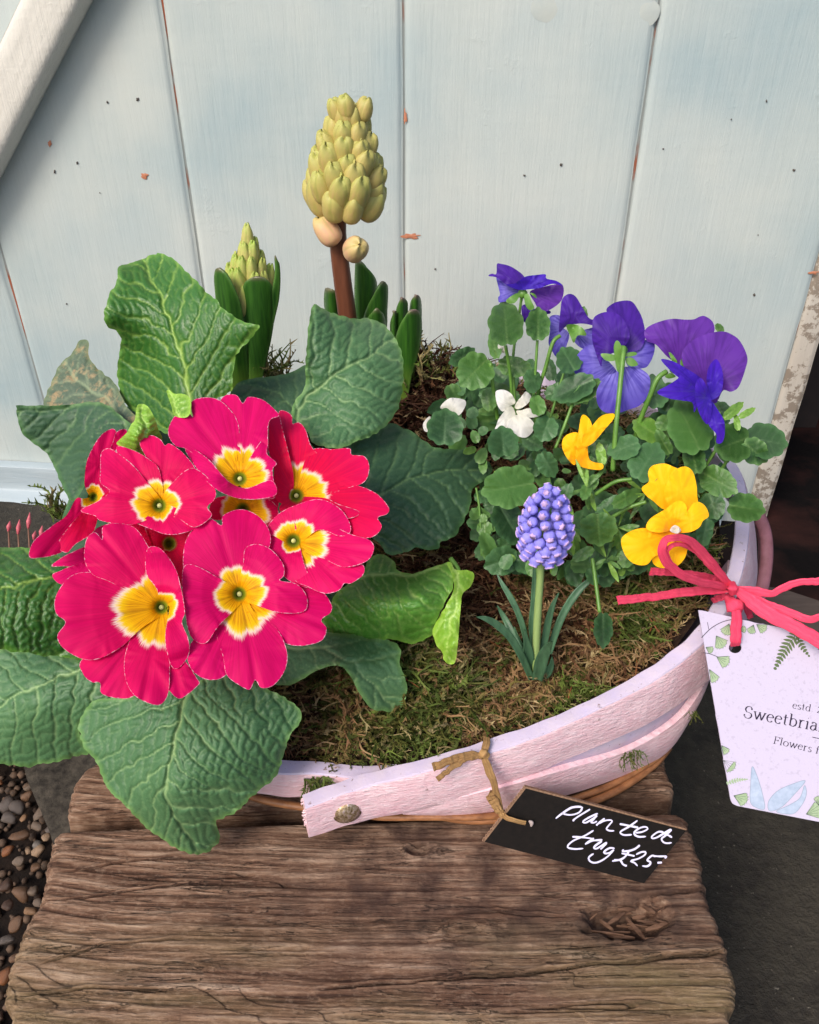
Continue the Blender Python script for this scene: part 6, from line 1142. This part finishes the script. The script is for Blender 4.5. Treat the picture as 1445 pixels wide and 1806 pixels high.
# a small roman letter set drawn with a broad pen; x right, y up, x-height .46, capital .68
def arc(cx, cy, rx, ry, a0, a1, n=12): a = np.radians(np.linspace(a0, a1, n)); return [(cx + rx * math.cos(t), cy + ry * math.sin(t)) for t in a]
G = {'S': (.50, [arc(.25, .50, .17, .17, 40, 180, 9) + arc(.25, .52, .17, .20, 200, 240, 3) + [(.28, .33)] + arc(.25, .17, .18, .18, 40, -150, 12), [(.385, .60), (.40, .50)], [(.07, .10), (.06, .2)]]),
 'w': (.68, [[(.06, .45), (.21, .02)], [(.21, .02), (.34, .42)], [(.32, .45), (.46, .02)], [(.46, .02), (.60, .45)], [(.0, .45), (.14, .45)], [(.27, .45), (.39, .45)], [(.54, .45), (.66, .45)]]),
 'e': (.42, [[(.06, .27), (.36, .27)], arc(.21, .27, .15, .18, 0, 90, 6) + arc(.21, .23, .16, .22, 95, 320, 14)]),
 't': (.30, [[(.13, .60), (.13, .10)] + arc(.20, .09, .07, .08, 180, 300, 5), [(.03, .44), (.26, .44)]]),
 'b': (.50, [[(.11, .70), (.11, .03)], [(.03, .69), (.11, .70)], arc(.25, .23, .17, .22, 140, -150, 16)]),
 'r': (.36, [[(.11, .44), (.11, .02)], [(.03, .43), (.11, .45)], [(.03, .01), (.21, .01)], [(.12, .33)] + arc(.24, .33, .10, .12, 130, 50, 6)]),
 'i': (.25, [[(.12, .44), (.12, .02)], [(.04, .43), (.12, .45)], [(.04, .01), (.20, .01)], [(.10, .63), (.14, .63)]]),
 'a': (.44, [arc(.20, .33, .12, .12, 160, 20, 7) + [(.32, .08), (.36, .02), (.41, .05)], arc(.18, .13, .12, .13, 60, 360, 14) , [(.30, .28), (.18, .25)]]),
 'F': (.50, [[(.13, .66), (.13, .02)], [(.04, .67), (.45, .67)], [(.45, .67), (.45, .54)], [(.13, .36), (.36, .36)], [(.04, .01), (.24, .01)], [(.36, .43), (.36, .29)]]),
 'l': (.25, [[(.12, .69), (.12, .02)], [(.04, .68), (.12, .70)], [(.04, .01), (.20, .01)]]),
 'o': (.48, [arc(.24, .23, .18, .22, 0, 360, 24)]), 's': (.36, [arc(.18, .34, .11, .11, 40, 200, 8) + [(.20, .22)] + arc(.17, .12, .12, .12, 40, -160, 9)]),
 'f': (.30, [[(.12, .02), (.12, .55)] + arc(.21, .57, .09, .12, 180, 40, 7), [(.03, .44), (.25, .44)], [(.04, .01), (.21, .01)]]),
 'd': (.50, [[(.38, .70), (.38, .02)], [(.30, .69), (.38, .70)], arc(.24, .23, .17, .22, 40, 330, 16), [(.38, .01), (.45, .03)]]),
 '.': (.22, [[(.09, .03), (.13, .03)]]), '2': (.46, [arc(.22, .48, .14, .17, 160, -20, 9) + [(.20, .20), (.06, .03)], [(.06, .03), (.40, .03)], [(.40, .03), (.41, .12)]]), '0': (.48, [arc(.24, .33, .17, .32, 0, 360, 24)]), ' ': (.26, [])}
def write(text, x0, y0, x1, y1, em, name, up, m, parent, lift=.00012, thick=.085, thin=.028, hs=1.0):
    d = np.array([x1 - x0, y1 - y0], float); L = np.linalg.norm(d); d /= L; u = np.array([d[1], -d[0]]) if d[0] > 0 else d; u = np.array([d[1], -d[0]]); tot = sum(G[c][0] for c in text); sx_ = hs; lines = []; x = 0
    for ch in text:
        for st in G[ch][1]:
            p = np.array(st, float); p = resamp(p, max(3, len(p) * 2)) if len(p) > 1 else p
            Q = np.array([x0, y0]) + ((x + p[:, :1]) * sx_ * d + p[:, 1:] * u) * em
            lines.append((Q, lambda t, d=d: em * (thin + (thick - thin) * np.abs(t @ d * -.15 + t @ np.array([-d[1], d[0]]))**1.5)))
        x += G[ch][0]
    return strokes(lines, up, lift, m, name, parent)
write('Sweetbriar', 1310, 1265, 1445, 1290, 31, 'printed_name', upt, ink, gift, hs=1.12)['label'] = 'printed lettering Sweetbriar'
write('estd. 20', 1397, 1249, 1445, 1258, 18, 'printed_date', upt, ink, gift, hs=1.18); write('Flowers fro', 1363, 1311, 1445, 1330, 19, 'printed_line', upt, ink, gift, hs=1.22)
strokes([([(1433, 1300), (1446, 1303), (1480, 1310)], 1.2)], upt, .00012, ink, 'printed_rule', gift)
def blob(pts, m, name, lift=.0001, keep=False):
    V, T, B = cdt(pts, 5, keep=keep); return mk(name, upt(V[:, 0], V[:, 1], lift), T.astype(int), m, gift, smooth=False)
ct_ = lambda p: q(3.115, 1045, 900, p)
def fan(x, y, r, ang, m=olive, seed=0):
    a = np.radians(np.linspace(-62, 62, 15)); k = 1 + .14 * np.sin(np.arange(15) * 2.6 + seed); an = math.radians(ang); pts = [(x - r * .8 * math.cos(an), y + r * .8 * math.sin(an))]
    pts += [(x + (r * kk * math.cos(t + an)) * (1 if True else 0), y - r * kk * math.sin(t + an)) for t, kk in zip(a, k)]; x0, y0 = pts[0]
    keep = [p for p in pts if 0 < inside(np.array([p]), np.array(cardo))[0] + 0]
    if len(keep) < 8: return
    blob(keep, m, 'printed_leaf', .0001 + seed * 2e-6, True); strokes([(np.array(keep + keep[:1]), .7)] + [(np.array([(x0, y0), (x0 + (px_ - x0) * .8, y0 + (py_ - y0) * .8)]), .5) for px_, py_ in pts[2:-1:3]], upt, .00014 + seed * 2e-6, outl, 'printed_outline', gift)
for k, (x, y, r, a_) in enumerate([(622, 590, 44, 100), (680, 588, 34, 70), (742, 650, 36, 250), (697, 718, 42, 300), (640, 762, 24, 330), (712, 822, 42, 330), (655, 905, 42, 290), (822, 655, 22, 10), (878, 650, 28, 250), (925, 640, 34, 330), (608, 690, 22, 180), (722, 1312, 30, 300), (745, 1395, 42, 320), (810, 1580, 44, 340), (1215, 1655, 54, 20), (1245, 1600, 30, 90)]):
    (px_, py_), = ct_([(x, y)]); fan(px_, py_, r / 3.115, a_, seed=k)
strokes([(spline(ct_([(600, 700), (650, 650), (710, 615), (765, 600)]), 8), 1.2), (spline(ct_([(820, 598), (860, 606), (910, 620), (950, 622)]), 8), 1.1), (spline(ct_([(612, 782), (650, 790), (690, 806)]), 8), 1.0), (spline(ct_([(640, 655), (632, 615)]), 4), .9)], upt, .00013, ink, 'printed_twig', gift)
def frond(p0, p1, w, n, m, bend=0):
    p0, p1 = np.array(p0), np.array(p1); d = p1 - p0; L = np.linalg.norm(d); d = d / L; nn = np.array([-d[1], d[0]]); mid = (p0 + p1) / 2 + nn * bend; C_ = resamp(spline([p0, mid, p1], 10), n); lines = [(C_, 1.3)]; T_ = np.gradient(C_, axis=0); T_ /= np.linalg.norm(T_, axis=1)[:, None]
    for i in range(n):
        f = i / (n - 1); l = w * (.35 + .65 * math.sin(min(1, f * 1.5 + .1) * np.pi / 2)) * (1.05 - f * .9)
        for s in (-1, 1):
            t_ = T_[i] * .55 + np.array([-T_[i][1], T_[i][0]]) * s; t_ /= np.linalg.norm(t_); Q = resamp(np.array([C_[i], C_[i] + t_ * l]), 6); lines.append((Q, np.array([2.2, 3.2, 3.4, 3.0, 2.0, .4]) * L / n / 4.6))
    strokes(lines, upt, .00012, m, 'printed_fern', gift)
frond(*ct_([(1150, 650), (1005, 868)]), 22, 13, olived, 4); frond(*ct_([(1120, 680), (1190, 800)]), 12, 8, olived, 2); frond(*ct_([(1246, 730), (1300, 830)]), 14, 8, olived); frond(*ct_([(740, 1500), (850, 1478)]), 8, 9, olive, -2)
for k, p in enumerate([[(878, 1408), (905, 1460), (935, 1560), (946, 1640), (900, 1633), (868, 1600), (870, 1500)], [(1170, 1487), (1110, 1500), (1020, 1540), (968, 1600), (975, 1652), (1040, 1630), (1110, 1560)], [(1166, 1512), (1176, 1560), (1150, 1620), (1100, 1668), (1010, 1655), (1080, 1620), (1140, 1580)]]):
    P_ = ct_(p); blob(P_, greyb, 'printed_leaf', .0001 + k * 4e-6); S = spline(P_, 6, True); strokes([(np.r_[S, S[:1]], .8)], upt, .00014 + k * 4e-6, mat_simple('print_grey_line', '#8492a2', '#8492a2', 100, .7, .2, 0), 'printed_outline', gift)
# price tag
upp, pn = plane3((928, 1390, .4385), (1210, 1465, .4375), (855, 1485, .4430))
blackm = mat_simple('blackboard_card', '#0f0c0a', '#181310', 300, .8, .18, .0003); cardm = mat_simple('corrugated_card', '#94765e', '#6b5240', 700, .85, .2, .0008)
price = thing('price_tag', 'black cardboard price tag with white handwriting leaning on the front of the trug', 'price tag', upp(1035, 1475))
po = [(928, 1391), (1210, 1465), (1136, 1558), (855, 1485)]
V = np.array([upp(x, y) for x, y in po]); c0 = V.mean(0); Vb = c0 + (V - c0) * 1.004 - pn * .00035
mk('card_face', np.r_[V, V - pn * .0003], [[0, 1, 2, 3], [7, 6, 5, 4], [0, 4, 5, 1], [1, 5, 6, 2], [2, 6, 7, 3], [3, 7, 4, 0]], blackm, price, smooth=False)
ex_ = (V[1] - V[2]) / np.linalg.norm(V[1] - V[2]); ey_ = (V[0] - V[1]) / np.linalg.norm(V[0] - V[1]); core_ = Vb + np.array([ex_ * .0009 + ey_ * .0008, ex_ * .0009 + ey_ * .0001, ey_ * .0001, ey_ * .0008])
mk('corrugated_core', np.r_[core_, core_ - pn * .0022], [[0, 1, 2, 3], [7, 6, 5, 4], [0, 4, 5, 1], [1, 5, 6, 2], [2, 6, 7, 3], [3, 7, 4, 0]], cardm, price, smooth=False)
# flutes along the left short edge
fl_ = []
for i in range(34):
    f = (i + .5) / 34; p = core_[0] * (1 - f) + core_[3] * f + ey_ * .0002; s = (core_[3] - core_[0]) / 34 * (.5 if i % 2 else -.5); V_, A_, B_ = tube([p - pn * .0001 + s, p - pn * .0011, p - pn * .0021 - s], .00016, 4, False); fl_.append((V_, A_))
mk('corrugation', *merge(fl_), mat_simple('card_flute', '#c3a184', '#a2836a', 300, .8), price)
hand = mat_simple('white_chalk_ink', '#d8d4ee', '#c9c4e2', 600, .6, .3, .0002)
c7 = lambda p: q(3.705, 840, 1370, p); HW = [[(520, 273), (548, 250), (610, 208), (645, 197), (685, 197), (692, 208), (670, 235), (620, 249), (575, 243), (562, 232)], [(745, 212), (690, 245), (645, 275), (632, 290)], [(795, 240), (745, 262), (702, 288), (700, 298), (722, 298), (765, 272), (790, 252)], [(790, 252), (765, 280), (752, 297), (770, 300), (790, 290)],
 [(840, 272), (810, 295), (785, 318)], [(800, 306), (840, 287), (878, 283), (888, 292), (865, 320), (852, 340), (870, 352), (902, 353)], [(1055, 285), (1000, 325), (948, 355), (945, 370), (970, 381), (1018, 378)], [(938, 308), (1000, 320), (1060, 332)], [(1042, 366), (1085, 360), (1122, 340), (1105, 327), (1070, 335), (1035, 360), (1038, 380), (1065, 392), (1110, 390)],
 [(1225, 362), (1190, 360), (1150, 388), (1150, 402), (1180, 397), (1230, 368), (1275, 342)], [(1278, 345), (1235, 385), (1212, 405), (1225, 428), (1252, 434), (1278, 430)], [(1232, 372), (1262, 385), (1280, 397)],
 [(768, 350), (710, 385), (640, 415), (600, 448), (605, 465), (650, 472), (700, 468)], [(628, 392), (700, 396), (758, 404)], [(770, 402), (740, 420), (712, 442)], [(722, 436), (760, 418), (825, 412)], [(822, 420), (782, 448), (770, 465), (790, 468), (835, 440), (855, 428)], [(853, 432), (830, 458), (812, 474)],
 [(905, 468), (872, 466), (838, 488), (842, 500), (870, 497), (902, 476)], [(900, 478), (860, 520), (815, 550), (775, 562), (745, 552), (735, 530), (752, 512), (768, 503)],
 [(1070, 446), (1040, 470), (1000, 484), (958, 487), (965, 475)], [(998, 488), (975, 520), (945, 540), (888, 551)], [(950, 500), (1000, 510), (1036, 518)], [(900, 545), (940, 545), (960, 572), (985, 583)], [(1045, 508), (1080, 492), (1108, 492), (1100, 512), (1060, 535), (1010, 550), (1035, 562), (1055, 583)], [(1170, 520), (1148, 516), (1118, 545), (1138, 556), (1136, 572), (1115, 585), (1085, 582)], [(1158, 518), (1205, 520), (1242, 520), (1232, 532)], [(1184, 562), (1215, 560)]]
lines = []
for k, st in enumerate(HW):
    S = resamp(spline(c7(st), 8), 28); u = np.linspace(0, 1, 28); lines.append((S, (3.0 + 1.3 * (vn(u * 4, k, 3) - .3)) * np.clip(np.minimum(u, 1 - u) * 14 + .45, 0, 1)))
lines = [(np.array(S), w) for S, w in lines]
hw = strokes(lines, upp, .00018, hand, 'handwriting', price); hw['label'] = 'white handwriting reading planted trug £25-'
# brown raffia tie
raf = mat_strand('natural_raffia', '#b8925f', '#7f5d3c', .08)
tie = thing('raffia_tie', 'natural brown raffia strand knotted round the rim and holding the black price tag', 'raffia tie', U(858, 1340, .438))
c7b = lambda p: [(x / 1.806 + 500, y / 1.806 + 1180, d, w / 1.806) for x, y, d, w in p]
for k, p in enumerate([[(650, 216, .4420, 22), (645, 240, .4375, 24), (642, 275, .4365, 20), (655, 320, .4370, 26), (672, 365, .4385, 22), (684, 410, .4415, 20), (694, 450, .443, 18), (705, 468, .4385, 16), (735, 482, .4352, 14), (772, 490, .4365, 14)],
    [(640, 278, .4360, 16), (600, 272, .434, 20), (550, 285, .432, 24), (510, 300, .430, 24), (474, 312, .429, 28)], [(630, 282, .4355, 12), (585, 285, .433, 16), (545, 310, .431, 18), (515, 332, .430, 16), (490, 352, .429, 18)],
    [(655, 395, .441, 30), (672, 425, .4405, 30), (690, 455, .4410, 22), (700, 468, .440, 16)]]):
    V_, F_ = pband(c7b(p), CREASE, .0005, 50, .0009, 20 + k); mk('raffia_strand', V_, F_, raf, tie, attrs={'ac': acr(V_, F_)})
V_, F_ = pband(c7b([(625, 262, .4355, 22), (640, 272, .4335, 28), (655, 282, .4355, 22)]), CONVEX, .001, 12); mk('knot', V_, F_, raf, tie)
V_, F_ = pband([(933, 1448, .4368, 3), (938, 1452, .4362, 8), (937, 1458, .4370, 3)], CONVEX, .0005, 8); mk('tag_hole_tear', V_, F_, mat_simple('torn_paper', '#b9a9a4', '#8f807a', 400), price)

# small plant with pink buds at the far left, behind the leaves
sp = thing('sprouting_plant', 'small sprouting plant with pink bud tips behind the leaves at far left', 'plant', UZ(45, 985, -.05))
pkb = mat_simple('pink_bud', '#d06a72', '#a84a58', 300, .5); brs = mat_simple('brown_twig', '#6a4438', '#7d5a44', 300, .6)
for k, (x, y, h) in enumerate([(15, 935, 16), (32, 940, 24), (50, 930, 26), (72, 945, 18), (60, 950, 14), (95, 950, 12)]):
    d = float(dy(x, y + 40, .70)); P = [U(x + 6, y + 70, d), U(x + 2, y + 30, d), U(x, y, d)]; tubeo('shoot', P, [.0012, .001, .0008], brs, sp, 6)
    P = [U(x, y + 2, d), U(x + 1, y - h * .4, d), U(x + 3, y - h, d)]; tubeo('bud', P, [.0012, .0026, .0004], pkb, sp, 8)
